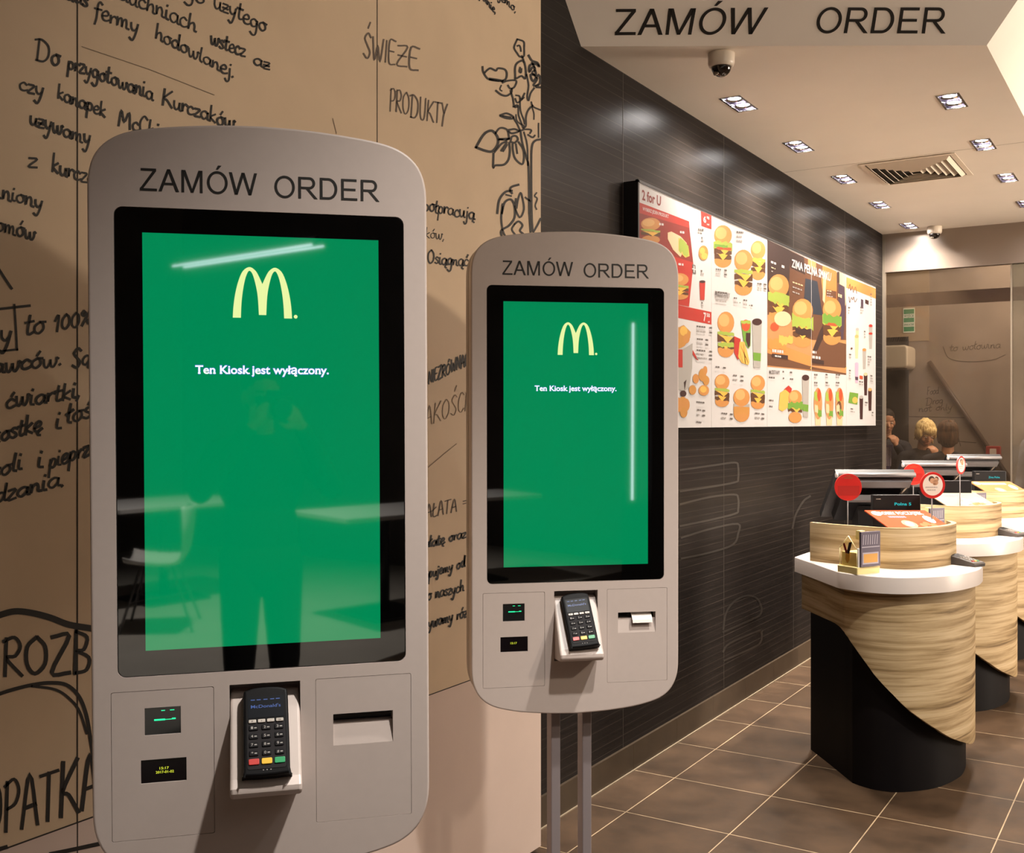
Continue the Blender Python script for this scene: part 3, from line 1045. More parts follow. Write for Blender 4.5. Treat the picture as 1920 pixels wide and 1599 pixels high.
cf = slab('ceiling_front', [fl, fr, top_r, top_l], M_FACET)
back_r = Vector((XR, BY, CZ))
run = top_r.x - XR
slab('ceiling_right', [fr, back_r, Vector((XR + run, BY, 3.75)), top_r], M_FACET)
mb = MB()
nn = fn_ if fn_.z < 0 else -fn_
on_f = lambda px, py: at_plane(px, py, fr + nn * 0.002, fn_)
heading_quad(mb, 'ZAMÓW', (1153, 17), (1441, 14), (1424, 64), (1153, 66), on_f)
mb.build('lettering', M_BLACKTXT, cf)
mb = MB()
heading_quad(mb, 'ORDER', (1536, 14), (1779, 14), (1773, 63), (1527, 62), on_f)
mb.build('lettering', M_BLACKTXT, cf)
mb = MB()
mb.box(-2.1, X1, Y0, 12.6, 3.76, 3.85)
struct(mb.build('ceiling_hall', mat('hall_ceiling', '6d6258', 0.8)))
mb = MB()
mb.box(X1, X1 + 0.1, Y0, 12.6, 0, 3.85)
struct(mb.build('wall_right', mat('hall_wall_dark', '5c5048', 0.6, noise=0.2, nscale=2)))
mb = MB()
mb.box(-2.1, X1, Y0 - 0.1, Y0, 0, 3.85)
struct(mb.build('wall_rear', mat('hall_wall_rear', '5e5147', 0.6, noise=0.2, nscale=2)))

# back of the service area: steel band over a glass partition, passage behind
mb = MB()
mb.box(WX, X1, BY - 0.01, BY + 0.06, 2.682, 3.76)
struct(mb.build('wall_back', M_STEEL))
XP = at_y(1896, 700, BY).x
mb = MB()
mb.box(WX + 0.025, XP - 0.006, BY + 0.012, BY + 0.022, 0.0, 2.682)
w1 = struct(mb.build('window_1', M_GLASS))
mb = MB()
mb.box(XP - 0.006, XP + 0.006, BY + 0.008, BY + 0.026, 0.0, 2.682)
mb.build('glass_edge', M_TRIM, w1)
mb = MB()
mb.box(WX + 0.025, XP + 2.0, BY + 0.0235, BY + 0.0245, at_y(1780, 570, BY).z, at_y(1780, 545, BY).z)
mb.build('frosted_band', M_FROST, w1)
mb = MB()
mb.box(XP + 0.006, XP + 2.5, BY + 0.012, BY + 0.022, 0.0, 2.682)
struct(mb.build('window_2', glass_material('grey_glass', 'a9aaa2', 0.05, 0.05, 0.25)))

PY = 10.9                                # far wall of the passage
M_PASS = mat('passage_wall', '95867a', 0.7, noise=0.10, nscale=4)
mb = MB()
mb.box(-3.4, 2.6, PY, PY + 0.1, 0, 3.76)
wp = struct(mb.build('wall_passage', M_PASS))
on_p = lambda px, py: at_y(px, py, PY - 0.002)
mb = MB()
xa = at_y(1742, 600, PY).x
mb.box(-3.39, xa, PY - 0.006, PY, at_y(1700, 640, PY).z, 3.2, 0)
mb.build('upper_panel', mat('passage_header', 'b09a80', 0.6), wp)
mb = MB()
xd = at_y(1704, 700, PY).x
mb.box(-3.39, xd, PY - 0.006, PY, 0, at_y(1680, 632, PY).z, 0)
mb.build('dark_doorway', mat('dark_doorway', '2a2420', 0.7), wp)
mb = MB()
for s, a, b, h, w in (('to wołowina', (1780, 658), (1876, 652), 7, 1.3), ('Food', (1738, 740), (1760, 738), 7, 1.2), ('Drog', (1736, 760), (1768, 756), 7, 1.2), ('not only', (1722, 772), (1785, 768), 6, 1.2)):
    handwrite(mb, s.replace('ny', 'ny'), a, b, h, w, on_p) if all(c in G for c in s) else None
for st in ([(1705, 781), (1760, 782), (1810, 783)], [(1768, 650), (1780, 672), (1815, 678), (1860, 675), (1885, 665)], [(1780, 826), (1830, 830)], [(1795, 812), (1801, 836)]):
    ribbon(mb, crom(st, 4), 1.4, on_p)
mb.build('handwriting', M_MARK_G, wp)
mb = MB()                                 # dark sloping rail across the passage wall
a, b = at_y(1742, 678, PY - 0.03), at_y(1905, 915, PY - 0.03)
mb.tube([a, b], 0.022, 8)
r_ = mb.build('sloping_rail', mat('dark_rail', '4d3c32', 0.5))
tag(r_, 'dark brown handrail sloping down across the wall behind the glass', 'handrail')
mb = MB()
mb.box(-3.4, -3.3, BY, PY, 0, 3.76)
struct(mb.build('wall_passage_end', mat('passage_end', '4a3d33', 0.7)))

# ------------------------------------------------------------------ order kiosks
K_OUT = []
_half = [(0.0, 0.536), (0.075, 0.5335), (0.15, 0.5265), (0.20, 0.519), (0.232, 0.509), (0.256, 0.493), (0.2725, 0.470), (0.2805, 0.438), (0.2815, 0.40)]
_halfb = [(0.2815, -0.58), (0.2805, -0.632), (0.273, -0.664), (0.2585, -0.689), (0.236, -0.7075), (0.205, -0.720), (0.15, -0.7315), (0.075, -0.739), (0.0, -0.742)]
_right = crom(_half, 3)[:-1] + [Vector(_half[-1])] + crom(_halfb, 3)
_rt = [(p[0], p[1]) for p in _right]                 # clockwise from the top centre down the right side
_lf = [(-x, z) for x, z in _rt[::-1][1:-1]]
K_OUT = (_rt + _lf)[::-1]                            # counter-clockwise


def cut(o, cutter):
    md = o.modifiers.new('cut', 'BOOLEAN')
    md.object = cutter
    md.operation = 'DIFFERENCE'
    md.solver = 'EXACT'
    dg = bpy.context.evaluated_depsgraph_get()
    me = bpy.data.meshes.new_from_object(o.evaluated_get(dg))
    o.modifiers.clear()
    old = o.data
    o.data = me
    bpy.data.meshes.remove(old)
    cm = cutter.data
    bpy.data.objects.remove(cutter)
    bpy.data.meshes.remove(cm)


def arches(mb, cx, z0, w, h, fn, mi=0):
    """the two-arch emblem: each arch a slim parabola-like band, the middle legs joined"""
    def band(xa, xm, xb, ztop, zl, zr, outer):
        pass
    # outline in unit coordinates traced from the photograph (0..1 wide, 0..1 high)
    L_out = [(0.0, 0.0), (0.012, 0.22), (0.045, 0.48), (0.10, 0.73), (0.175, 0.92), (0.285, 1.0), (0.385, 0.93), (0.45, 0.80), (0.503, 0.66)]
    L_in = [(0.135, 0.0), (0.145, 0.25), (0.168, 0.50), (0.205, 0.73), (0.245, 0.87), (0.285, 0.925), (0.335, 0.86), (0.385, 0.66), (0.42, 0.42), (0.438, 0.06)]
    lo = crom([Vector(p) for p in L_out], 4)
    li = crom([Vector(p) for p in L_in], 4)
    P = lambda p, f: fn(cx - w / 2 + (1.0 * p[0] if not f else 1.0 - p[0]) * w, z0 + p[1] * h)
    for f in (False, True):
        n = 28
        def samp(L, t):
            x = t * (len(L) - 1)
            i = min(int(x), len(L) - 2)
            return L[i].lerp(L[i + 1], x - i)
        # left leg + crown: pair by arc parameter
        lo2 = lo + [Vector((0.503, 0.06))]
        k_out = [i for i in range(len(lo))]
        A = [samp(lo, i / n) for i in range(n + 1)]
        split = 0.78
        B = [samp(li, i / n * split) for i in range(n + 1)]
        vs = []
        for a, b in zip(A, B):
            vs += [P(a, f), P(b, f)]
        mb.add(vs, [(2 * i, 2 * i + 1, 2 * i + 3, 2 * i + 2) for i in range(n)], mi)
        tail = [samp(li, split + (1 - split) * i / 8) for i in range(9)]
        vs = []
        for i, b in enumerate(tail):
            a = Vector((0.503, 0.66 + (0.06 - 0.66) * i / 8))
            vs += [P(a, f), P(b, f)]
        mb.add(vs, [(2 * i, 2 * i + 1, 2 * i + 3, 2 * i + 2) for i in range(8)], mi)
    n = 12
    r = w * 0.033
    c = (cx + w / 2 + w * 0.062, z0 + r)
    mb.add([fn(c[0] + r * cos(2 * pi * k / n), c[1] + r * sin(2 * pi * k / n)) for k in range(n)], [tuple(range(n))], mi)


KZ = 1.4677


def make_kiosk(loc, yaw, tilt, roll, label, big, scan_lit, receipt):
    root = thing('order_kiosk', label, 'kiosk', (loc[0], loc[1], 0), yaw, 'self service order kiosks')
    R = Matrix.Translation((0, 0, KZ)) @ Matrix.Rotation(tilt, 4, 'X') @ Matrix.Rotation(roll, 4, 'Y')

    def put(mb_, name, mats, parent=root):
        mb_.v = [tuple(R @ Vector(v)) for v in mb_.v]
        return mb_.build(name, mats, parent)

    def cutter(fill):
        c = MB()
        fill(c)
        c.v = [tuple(R @ Vector(v)) for v in c.v]
        return c.build('cutter', M_DARK, root)
    # front shell
    m_ = MB()
    m_.prism(K_OUT, XZ, 0.0, 0.05, 0, False, 0.004)
    shell = put(m_, 'front_shell', [M_KIOSK])

    def pockets(c):
        c.box(-0.061, 0.057, -0.02, 0.044, -0.600, -0.4145)                        # terminal bay
        c.prism(rrect(-0.2515, -0.0865, -0.6645, -0.4150, 0.003), XZ, -0.02, 0.0045)  # left service door
        c.prism(rrect(0.0830, 0.2495, -0.6635, -0.4135, 0.003), XZ, -0.02, 0.0045)  # right door
        c.prism(rrect(-0.2405, 0.2405, -0.3915, 0.3905, 0.014), XZ, -0.02, 0.012)     # screen rebate
    cut(shell, cutter(pockets))

    # service door with scanner window and small display
    m_ = MB()
    m_.prism(rrect(-0.2507, -0.0873, -0.6637, -0.4158, 0.003), XZ, 0.0003, 0.0043)
    door = put(m_, 'service_door', [M_KIOSK])
    cut(door, cutter(lambda c: (c.box(-0.1985, -0.1405, -0.02, 0.02, -0.4905, -0.4445), c.box(-0.205, -0.132, -0.02, 0.02, -0.571, -0.5315))))
    m_ = MB()
    m_.box(-0.1984, -0.1406, 0.0022, 0.0044, -0.4904, -0.4446)
    sw = put(m_, 'scanner_window', [M_SCANGLASS], door)
    m_ = MB()
    for x0, x1, z0, z1 in ((-0.1835, -0.1660, -0.4672, -0.4645), (-0.1550, -0.1490, -0.4665, -0.4640), (-0.1660, -0.155, -0.4665, -0.4655),
                           (-0.172, -0.166, -0.4512, -0.4500), (-0.158, -0.151, -0.4512, -0.4500)):
        m_.box(x0, x1, 0.0018, 0.0022, z0, z1)
    put(m_, 'green_light_bar', [M_SCANLED], sw)
    m_ = MB()
    m_.box(-0.2049, -0.1321, 0.0022, 0.0044, -0.5709, -0.5316)
    dsp = put(m_, 'status_display', [M_OLED], door)
    m_ = MB()
    on = lambda a, b: (a, 0.0018, b)
    if big:
        text_flat(m_, '15:17', on, -0.1755, -0.1605, -0.5495, 0.0040, 0, 0.012)
        text_flat(m_, '2017-01-02', on, -0.1815, -0.1525, -0.5560, 0.0040, 0, 0.012)
    else:
        text_flat(m_, '15:17', on, -0.178, -0.161, -0.5510, 0.0050, 0, 0.014)
    put(m_, 'display_text', [M_OLEDTXT], dsp)

    # receipt door with chute
    m_ = MB()
    m_.prism(rrect(0.0836, 0.2489, -0.6629, -0.4141, 0.003), XZ, 0.0003, 0.0043)
    rd = put(m_, 'receipt_door', [M_KIOSK])
    cut(rd, cutter(lambda c: c.box(0.113, 0.217, -0.02, 0.02, -0.532, -0.477)))
    cut(shell, cutter(lambda c: c.box(0.113, 0.217, -0.02, 0.038, -0.532, -0.477)))
    m_ = MB()
    m_.box(0.1131, 0.2169, 0.024, 0.0379, -0.497, -0.4771, 0)
    m_.box(0.150, 0.210, 0.018, 0.024, -0.4835, -0.4825, 1)
    put(m_, 'receipt_slot', [M_OLED, M_TERM_G], rd)
    m_ = MB()
    m_.add([(0.1131, 0.0085, -0.4945), (0.2169, 0.0085, -0.4945), (0.2169, 0.0006, -0.5318), (0.1131, 0.0006, -0.5318), (0.1131, 0.0375, -0.494), (0.2169, 0.0375, -0.494),
            (0.2169, 0.0375, -0.5318), (0.1131, 0.0375, -0.5318)], [(0, 1, 2, 3), (0, 4, 5, 1), (3, 2, 6, 7), (4, 7, 6, 5), (0, 3, 7, 4), (1, 5, 6, 2)])
    put(m_, 'receipt_chute', [M_KIOSK], rd)
    if receipt:
        m_ = MB()
        pr = [(0.023, -0.4785), (0.015, -0.480), (0.006, -0.486), (-0.004, -0.497), (-0.006, -0.505)]
        for (y0, z0), (y1, z1) in zip(pr[:-1], pr[1:]):
            m_.add([(0.152, y0, z0), (0.207, y0, z0), (0.207, y1, z1), (0.152, y1, z1), (0.152, y0 + 0.0006, z0 - 0.0006), (0.207, y0 + 0.0006, z0 - 0.0006),
                    (0.207, y1 + 0.0006, z1 - 0.0006), (0.152, y1 + 0.0006, z1 - 0.0006)],
                   [(0, 1, 2, 3), (4, 7, 6, 5), (0, 3, 7, 4), (1, 5, 6, 2), (0, 4, 5, 1), (3, 2, 6, 7)])
        paper = put(m_, 'paper_receipt', [M_PAPER], None)
        paper.matrix_world = Matrix.Translation((loc[0], loc[1], 0)) @ Matrix.Rotation(yaw, 4, 'Z')
        tag(paper, 'white paper slip sticking out of the printer slot of the second kiosk', 'receipt')

    # screen: black glass with a lit green display, emblem and message
    m_ = MB()
    m_.prism(rrect(-0.2395, 0.2395, -0.3905, 0.3897, 0.013), XZ, 0.0012, 0.0118, 0, False, 0.0006)
    glass = put(m_, 'screen_glass', [M_GLASSBLK])
    m_ = MB()
    m_.box(-0.196, 0.196, 0.0009, 0.00115, -0.3485, 0.3485)
    disp = put(m_, 'green_display', [M_DISP], glass)
    m_ = MB()
    arches(m_, -0.002, 0.2095, 0.0985, 0.0865, lambda a, b: (a, 0.0006, b))
    put(m_, 'arches_emblem', [M_LOGO], disp)
    m_ = MB()
    slab_text(m_, 'Ten Kiosk jest wyłączony.', lambda a, b: (a, 0.0006, b), lambda a, b: (a, 0.00075, b), -0.1130, 0.1090, 0.1145, 0.0135)
    put(m_, 'screen_message', [M_SCRTXT, M_SCRTXT_O], disp)

    # heading
    m_ = MB()
    on = lambda a, b: (a, -0.0004, b)
    heading(m_, 'ZAMÓW', on, -0.1990, -0.0095, 0.4175, 0.0375)
    put(m_, 'lettering', [M_BLACKTXT])
    m_ = MB()
    heading(m_, 'ORDER', on, 0.0190, 0.1985, 0.4155, 0.0372)
    put(m_, 'lettering', [M_BLACKTXT])

    # rear housing with a shadow gap
    m_ = MB()
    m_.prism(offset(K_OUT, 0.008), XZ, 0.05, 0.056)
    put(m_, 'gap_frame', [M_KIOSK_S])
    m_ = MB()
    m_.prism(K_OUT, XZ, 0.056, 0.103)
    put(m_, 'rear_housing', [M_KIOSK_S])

    # terminal holder: a wedge that grows out of the bay
    prof = [(0.043, -0.43), (0.020, -0.432), (0.012, -0.440), (-0.062, -0.556), (-0.074, -0.568), (-0.075, -0.578), (-0.068, -0.586), (-0.050, -0.590), (0.0, -0.596), (0.043, -0.598)]
    m_ = MB()
    m_.prism([(a, b) for a, b in prof], lambda a, b, h: (h, a, b), -0.0602, 0.0562)
    hd = put(m_, 'terminal_holder', [M_KIOSK])
    bv = hd.modifiers.new('bevel', 'BEVEL')
    bv.width = 0.005
    bv.segments = 3
    bv.limit_method = 'ANGLE'
    bv.angle_limit = radians(40)

    # posts and foot
    for x0, x1 in ((-0.0560, -0.0305), (0.0305, 0.0560)):
        m_ = MB()
        m_.prism(rrect(x0, x1, 0.062, 0.122, 0.003, 3), XY, 0.012, 0.74)
        m_.build('post', M_POST, root)
    m_ = MB()
    m_.prism(rrect(-0.2, 0.2, -0.10, 0.28, 0.02), XY, 0.012, 0.0, 0, False, 0.003)
    m_.build('foot_plate', M_POST, root)

    # card terminal, held by the holder: a thing of its own
    TM = Matrix.Translation((loc[0], loc[1], 0)) @ Matrix.Rotation(yaw, 4, 'Z') @ R
    ang = atan2(0.074, 0.116)
    sx = 0.0 if big else 0.0
    L = Matrix.Translation((-0.001 + sx, -0.0315, -0.4925)) @ Matrix.Rotation(radians(-0.5 if big else -5), 4, 'Y') @ Matrix.Rotation(-ang, 4, 'X')
    make_terminal(TM @ L, 'black card terminal in the holder of the ' + ('large front kiosk' if big else 'second kiosk, smaller in the picture'), big)
    return root


def slab_text(mb, s, fn, fn2, x0, x1, z0, cap):
    """heavy slab-serif lettering: bold outlines with small feet, and a thin blue rim behind"""
    text_flat(mb, s, fn2, x0 - 0.0006, x1 + 0.0006, z0 - 0.0002, cap * 1.03, 1, 0.055)
    text_flat(mb, s, fn, x0, x1, z0, cap, 0, 0.022)
    # serif feet under the straight stems
    vs, fs = text_geo(s, 0.022)
    lo, hi = min(v[0] for v in vs), max(v[0] for v in vs)
    k = (x1 - x0) / (hi - lo)
    acc = ''
    for i, ch in enumerate(s):
        if ch in 'TnKiktlłry':
            gv, _ = text_geo(s[:i + 1], 0.022)
            r = max(v[0] for v in gv)
            gc, _ = text_geo(ch, 0.022)
            wch = max(v[0] for v in gc) - min(v[0] for v in gc)
            l_ = r - wch
            stems = {'T': [.5], 'n': [.15, .85], 'K': [.13, .85], 'i': [.5], 'k': [.13, .85], 't': [], 'l': [.5], 'ł': [.5], 'r': [.25], 'y': []}[ch]
            for t in stems:
                xc = x0 + (l_ + wch * t - lo) * k
                mb.add([fn(xc - 0.0022, z0), fn(xc + 0.0022, z0), fn(xc + 0.0022, z0 + 0.0017), fn(xc - 0.0022, z0 + 0.0017)], [(0, 1, 2, 3)], 0)


def make_terminal(Mx, label, detailed):
    """hand-held style card terminal: face in the local x-z plane looking along -y"""
    root = thing('payment_terminal', label, 'card terminal', group='kiosk card terminals')
    root.matrix_world = Mx
    W, Hh = 0.0372, 0.072
    out = [(-W * .93, -Hh), (W * .93, -Hh), (W, -Hh + .01), (W * 1.0, 0.03), (W * .98, Hh - .006), (W * .85, Hh), (W * .4, Hh + .004), (-W * .4, Hh + .004), (-W * .85, Hh),
           (-W * .98, Hh - .006), (-W, .03), (-W, -Hh + .01)]
    out = [(p.x, p.y) for p in crom([Vector(p) for p in out], 3, True)]
    b = MB()
    b.prism(out, XZ, -0.016, 0.008, 0, False, 0.004)
    b.build('body', M_TERM, root)
    b = MB()
    b.prism(rrect(-W * .84, W * .84, -Hh + .010, Hh * .22, .004), XZ, -0.0168, -0.012)
    b.build('keypad_plate', M_TERM_G, root)
    b = MB()
    b.prism(rrect(-W * .80, W * .80, Hh * .32, Hh * .82, .002), XZ, -0.0166, -0.012)
    sc = b.build('screen', M_TSCR, root)
    b = MB()
    on = lambda a, z: (a, -0.0168, z)
    text_flat(b, "McDonald's", on, -W * .66, W * .66, Hh * .55, 0.0052, 0, 0.01)
    for x in (-.66, -.40, -.1, .2, .45):
        b.box(W * x, W * (x + .18), -0.0168, -0.0166, Hh * .735, Hh * .755)
    b.build('screen_text', M_TSCRTXT, sc)
    for i in range(4):
        b = MB()
        x = -W * .60 + i * W * .40
        b.prism(rrect(x - W * .165, x + W * .165, Hh * .195, Hh * .275, .0014, 3), XZ, -0.0192, -0.0150, 0, False, .0008)
        k = b.build('function_key', M_FKEY, root)
        b = MB()
        text_flat(b, ('F', '+', '-', 'OK')[i], lambda a, z: (a, -0.0193, z), x - .0012 - (.001 if i == 3 else 0), x + .0012 + (.001 if i == 3 else 0), Hh * .215, .0026, 0, .01)
        b.build('key_print', M_TERM, k)
    keys = ('1', '2', '3', '4', '5', '6', '7', '8', '9', '*', '0', '#')
    for i, ch in enumerate(keys):
        r, c_ = divmod(i, 3)
        x = (c_ - 1) * W * .56
        z = Hh * .085 - r * Hh * .195
        b = MB()
        b.prism(rrect(x - W * .20, x + W * .20, z - Hh * .062, z + Hh * .062, .0018, 3), XZ, -0.0186, -0.0150, 0, False, .0008)
        k = b.build('number_key', M_KEY, root)
        b = MB()
        text_flat(b, ch, lambda a, zz: (a, -0.0187, zz), x - W * .11, x - W * .02, z - .002, .0042, 0, .008)
        b.box(x + W * .03, x + W * .14, -0.0187, -0.0186, z - .0012, z + .0006)
        b.build('key_print', M_KEYTXT, k)
    for i, (nm, m_) in enumerate((('cancel_key', M_RED), ('clear_key', M_YEL), ('confirm_key', M_GRN))):
        b = MB()
        x = (i - 1) * W * .56
        z = Hh * .085 - 4 * Hh * .195
        b.prism(rrect(x - W * .23, x + W * .23, z - Hh * .068, z + Hh * .068, .002, 3), XZ, -0.0188, -0.0150, 0, False, .0008)
        b.build(nm, m_, root)
    b = MB()
    for x in (-.006, 0, .006):
        b.add([(x + .0009 * cos(t * pi / 4), -0.0162, -Hh * .885 + .0009 * sin(t * pi / 4)) for t in range(8)], [tuple(range(8))])
    b.build('contactless_dots', M_KEYTXT, root)
    return root


make_kiosk((-1.3288, 1.3231), 0.8005, 0.0117, -0.0068, 'white order kiosk nearest the camera, with rear wall writing on both sides of it', True, False, False)
make_kiosk((-1.3599, 2.4902), 0.7292, 0.0093, -0.0026, 'white order kiosk on two grey posts beside the end of the white wall', False, True, True)

# ------------------------------------------------------------------ lit menu board on the service wall
MX = -1.95
MC = {}


def pm(name, col, e=0.05):
    if name not in MC:
        c_ = lin(col)
        f_ = 0.45
        g_ = lambda x: 12.92 * x if x <= 0.0031308 else 1.055 * x ** (1 / 2.4) - 0.055
        MC[name] = mat('print_' + name, tuple(g_(x * f_) for x in c_), 0.4, emit=col, estr=e, spec=0.25)
    return name


for nm, c in (('white', 'd2cdca'), ('red', 'b8352b'), ('deepred', '8e2f28'), ('bun', 'c98a4b'), ('bunhi', 'dba868'), ('lettuce', '9fb04a'), ('green', '6f9a3a'), ('patty', '5d3a22'),
              ('cheese', 'e9b24a'), ('tomato', 'c4502e'), ('fries', 'e2b156'), ('crisp', 'c58a45'), ('ink', '6b625d'), ('inkl', 'a9a19b'), ('cola', '402422'), ('cup', 'aba49c'),
              ('brown', '6a4530'), ('dkbrown', '3d2a26'), ('woodl', 'c08a58'), ('cream', 'dcc299'), ('pink', 'd9a9bf'), ('plum', '4b3a48'), ('orange', 'd98a4a'), ('navy', '2f3540')):
    pm(nm, c)
MNAMES = list(MC)
board = thing('menu_board', 'long lit menu board with food pictures on the dark service wall', 'menu board', (WX, 6.2, 1.47))
bl = Vector((WX, 6.2, 1.47))
MTOP, MBOT = 2.513, 1.4735
mpx = [1198, 1334, 1438.5, 1521.5, 1587, 1642]
mY = [at_x(p, 800, MX).y for p in mpx]
mb = MB()
mb.box(WX - bl.x, MX - 0.004 - bl.x, mY[0] - 0.012 - bl.y, mY[-1] + 0.004 - bl.y, MBOT - bl.z, MTOP + 0.008 - bl.z)
mb.box(MX - 0.01 - bl.x, MX + 0.003 - bl.x, mY[0] - 0.014 - bl.y, mY[0] - 0.001 - bl.y, MBOT - bl.z, MTOP + 0.01 - bl.z)
mb.box(MX - 0.01 - bl.x, MX + 0.003 - bl.x, mY[0] - 0.014 - bl.y, mY[-1] + 0.004 - bl.y, MTOP - bl.z, MTOP + 0.012 - bl.z)
mb.build('frame', M_BLK, board)


class Print:
    def __init__(s, y0, y1):
        s.mb = MB()
        s.k = 0
        s.mb.box(MX - 0.004 - bl.x, MX - bl.x, y0 + 0.0015 - bl.y, y1 - 0.0015 - bl.y, MBOT - bl.z, MTOP - bl.z, MNAMES.index('white'))

    def fn(s, px, py):
        return at_x(px, py, MX + 0.0002 + s.k * 0.00003) - bl

    def P(s, pts, col):
        s.k += 1
        s.mb.add([s.fn(*p) for p in pts], [tuple(range(len(pts)))], MNAMES.index(col))

    def E(s, cx, cy, rx, ry, col, a0=0, a1=360, n=18, rot=0):
        pts = []
        for i in range(n + 1 if a1 - a0 < 360 else n):
            a = radians(a0 + (a1 - a0) * i / n)
            x, y = rx * cos(a), -ry * sin(a)
            pts.append((cx + x * cos(rot) - y * sin(rot), cy + x * sin(rot) + y * cos(rot)))
        s.P(pts, col)

    def zig(s, cx, cy, w, h, col, n=7, sk=0.0):
        rnd = random.Random(int(cx * 7 + cy))
        top = [(cx - w / 2 + w * i / n, cy - h / 2 * rnd.uniform(.5, 1.2) + sk * (w * i / n - w / 2)) for i in range(n + 1)]
        bot = [(cx - w / 2 + w * i / n, cy + h / 2 * rnd.uniform(.5, 1.3) + sk * (w * i / n - w / 2)) for i in range(n + 1)][::-1]
        s.P(top + bot, col)

    def burger(s, cx, cy, w, h, kind=1):
        t, b = cy - h / 2, cy + h / 2
        sk = 0.12
        s.E(cx, b - h * .17, w * .46, h * .17, 'bun')
        s.E(cx, t + h * .24, w * .48, h * .24, 'bun', 0, 360)
        s.E(cx - w * .1, t + h * .19, w * .30, h * .14, 'bunhi')
        if kind >= 2:
            s.zig(cx, b - h * .26, w * .92, h * .13, 'patty', 6, sk)
            s.P([(cx - w * .30, b - h * .36), (cx + w * .30, b - h * .32), (cx, b - h * .17)], 'cheese')
        s.zig(cx, cy + h * .10, w * .95, h * .15, 'patty', 6, sk)
        s.P([(cx - w * .42, cy + h * .00), (cx + w * .40, cy + h * .06), (cx + w * .1, cy + h * .19), (cx - w * .12, cy + h * .08)], 'cheese')
        if kind == 3:
            s.zig(cx, cy - h * .02, w * 1.0, h * .20, 'lettuce', 9, sk)
            s.zig(cx + w * .05, cy + h * .05, w * .8, h * .07, 'tomato', 6, sk)
            s.zig(cx - w * .1, cy - h * .01, w * .7, h * .08, 'green', 7, sk)
        else:
            s.zig(cx, cy - h * .02, w * .95, h * .09, 'lettuce', 8, sk)

    def cup(s, cx, cy, w, h, col, band=None, lid='cup'):
        s.P([(cx - w * .5, cy - h * .42), (cx + w * .5, cy - h * .40), (cx + w * .36, cy + h * .48), (cx - w * .36, cy + h * .48)], col)
        if band:
            s.P([(cx - w * .41, cy + h * .18), (cx + w * .41, cy + h * .2), (cx + w * .38, cy + h * .36), (cx - w * .38, cy + h * .34)], band)
        s.E(cx, cy - h * .42, w * .52, h * .07, lid)

    def lines(s, x, y, w, n, dy=6, sl=0.12, col='ink', h=3.2, price=False):
        rnd = random.Random(int(x * 3 + y))
        for i in range(n):
            ww = w * rnd.uniform(.6, 1.0)
            yy = y + i * dy
            x0 = x
            while x0 < x + ww - 1.5:
                seg = min(rnd.uniform(2.5, 6), x + ww - x0)
                ya = yy + (x0 - x) * sl
                s.P([(x0, ya), (x0 + seg * .85, ya + seg * .85 * sl), (x0 + seg * .85, ya + seg * .85 * sl + h), (x0, ya + h)], col if i < 1 else 'inkl')
                x0 += seg + .6
            if price:
                ya = yy + (w + 4) * sl
                s.P([(x + w + 2, ya), (x + w + 7, ya + .6), (x + w + 7, ya + h + .6), (x + w + 2, ya + h)], 'ink')

    def T(s, t, TL, TR, BR, BL, col, wt=0.0):
        s.k += 1
        text_quad(s.mb, t, TL, TR, BR, BL, s.fn, MNAMES.index(col), wt)

    def done(s):
        o = s.mb.build('menu_panel', [MATS['print_' + n] for n in MNAMES], board)
        return o


S2 = lambda x, y: (1240 + x * .1751, 540 + y * .1751)
S3 = lambda x, y: (1180 + x * .1501, 320 + y * .1501)
S5 = lambda x, y: (1420 + x * .125, 450 + y * .125)
S6 = lambda x, y: (1420 + x * .125, 620 + y * .125)

p = Print(mY[0], mY[1])
p.P([(1198, 379), (1292, 415), (1293, 430), (1300, 495), (1295, 545), (1292, 575), (1198, 558)], 'deepred')
p.P([(1198, 379), (1292, 415), (1292, 427), (1198, 399)], 'red')
p.P([(1262, 480), (1299, 492), (1300, 497), (1292, 575), (1255, 568)], 'red')
p.P([(1198, 556), (1334, 585), (1334, 608.5), (1198, 581)], 'red')
p.T('2 for U', (1203.5, 356), (1239.5, 369), (1239, 386), (1204, 374), 'deepred', .03)
p.T('WYBIERZ JEDEN PRODUKT', (1205, 388), (1254, 403), (1254, 409), (1205, 394), 'white', .02)
p.P([(1314, 396), (1334, 404), (1334, 430), (1315, 423.5)], 'red')
p.T('6', (1319, 405), (1324, 407), (1324, 418), (1319, 416), 'white', .02)
p.T('90', (1325, 405), (1330, 407), (1330, 412), (1325, 410), 'white', .02)
p.T('zł', (1325, 418), (1330, 420), (1330, 423), (1325, 421), 'white', .02)
p.T('7', (1319, 586), (1324, 587), (1324, 603), (1319, 601), 'white', .03)
p.T('50', (1325, 587), (1331, 588.5), (1331, 595), (1325, 593.5), 'white', .03)
p.T('zł', (1327, 601), (1331, 602), (1331, 605), (1327, 604), 'white', .03)
p.burger(1220, 433, 38, 50, 1)
p.P([(1252, 436), (1259, 434), (1276, 443), (1288, 456), (1276, 482), (1262, 468), (1252, 448)], 'cream')
p.P([(1272, 446), (1282, 450), (1291, 463), (1293, 480), (1285, 483), (1272, 470)], 'fries')
p.zig(1282, 464, 18, 26, 'lettuce', 6, .5)
p.lines(1236, 418, 11, 1, col='white', h=4)
p.lines(1275, 433, 13, 1, col='white', h=4)
p.lines(1272, 493, 13, 1, col='white', h=4)
p.burger(1274, 537, 36, 50, 2)
p.P([(1298, 495), (1304, 497), (1305, 513), (1299, 512)], 'ink')
p.P([(1300.6, 498), (1302.4, 498.6), (1302.4, 511), (1300.6, 510.4)], 'white')
p.P([(1297.5, 502.5), (1305, 504.5), (1305, 506.5), (1297.5, 504.5)], 'white')
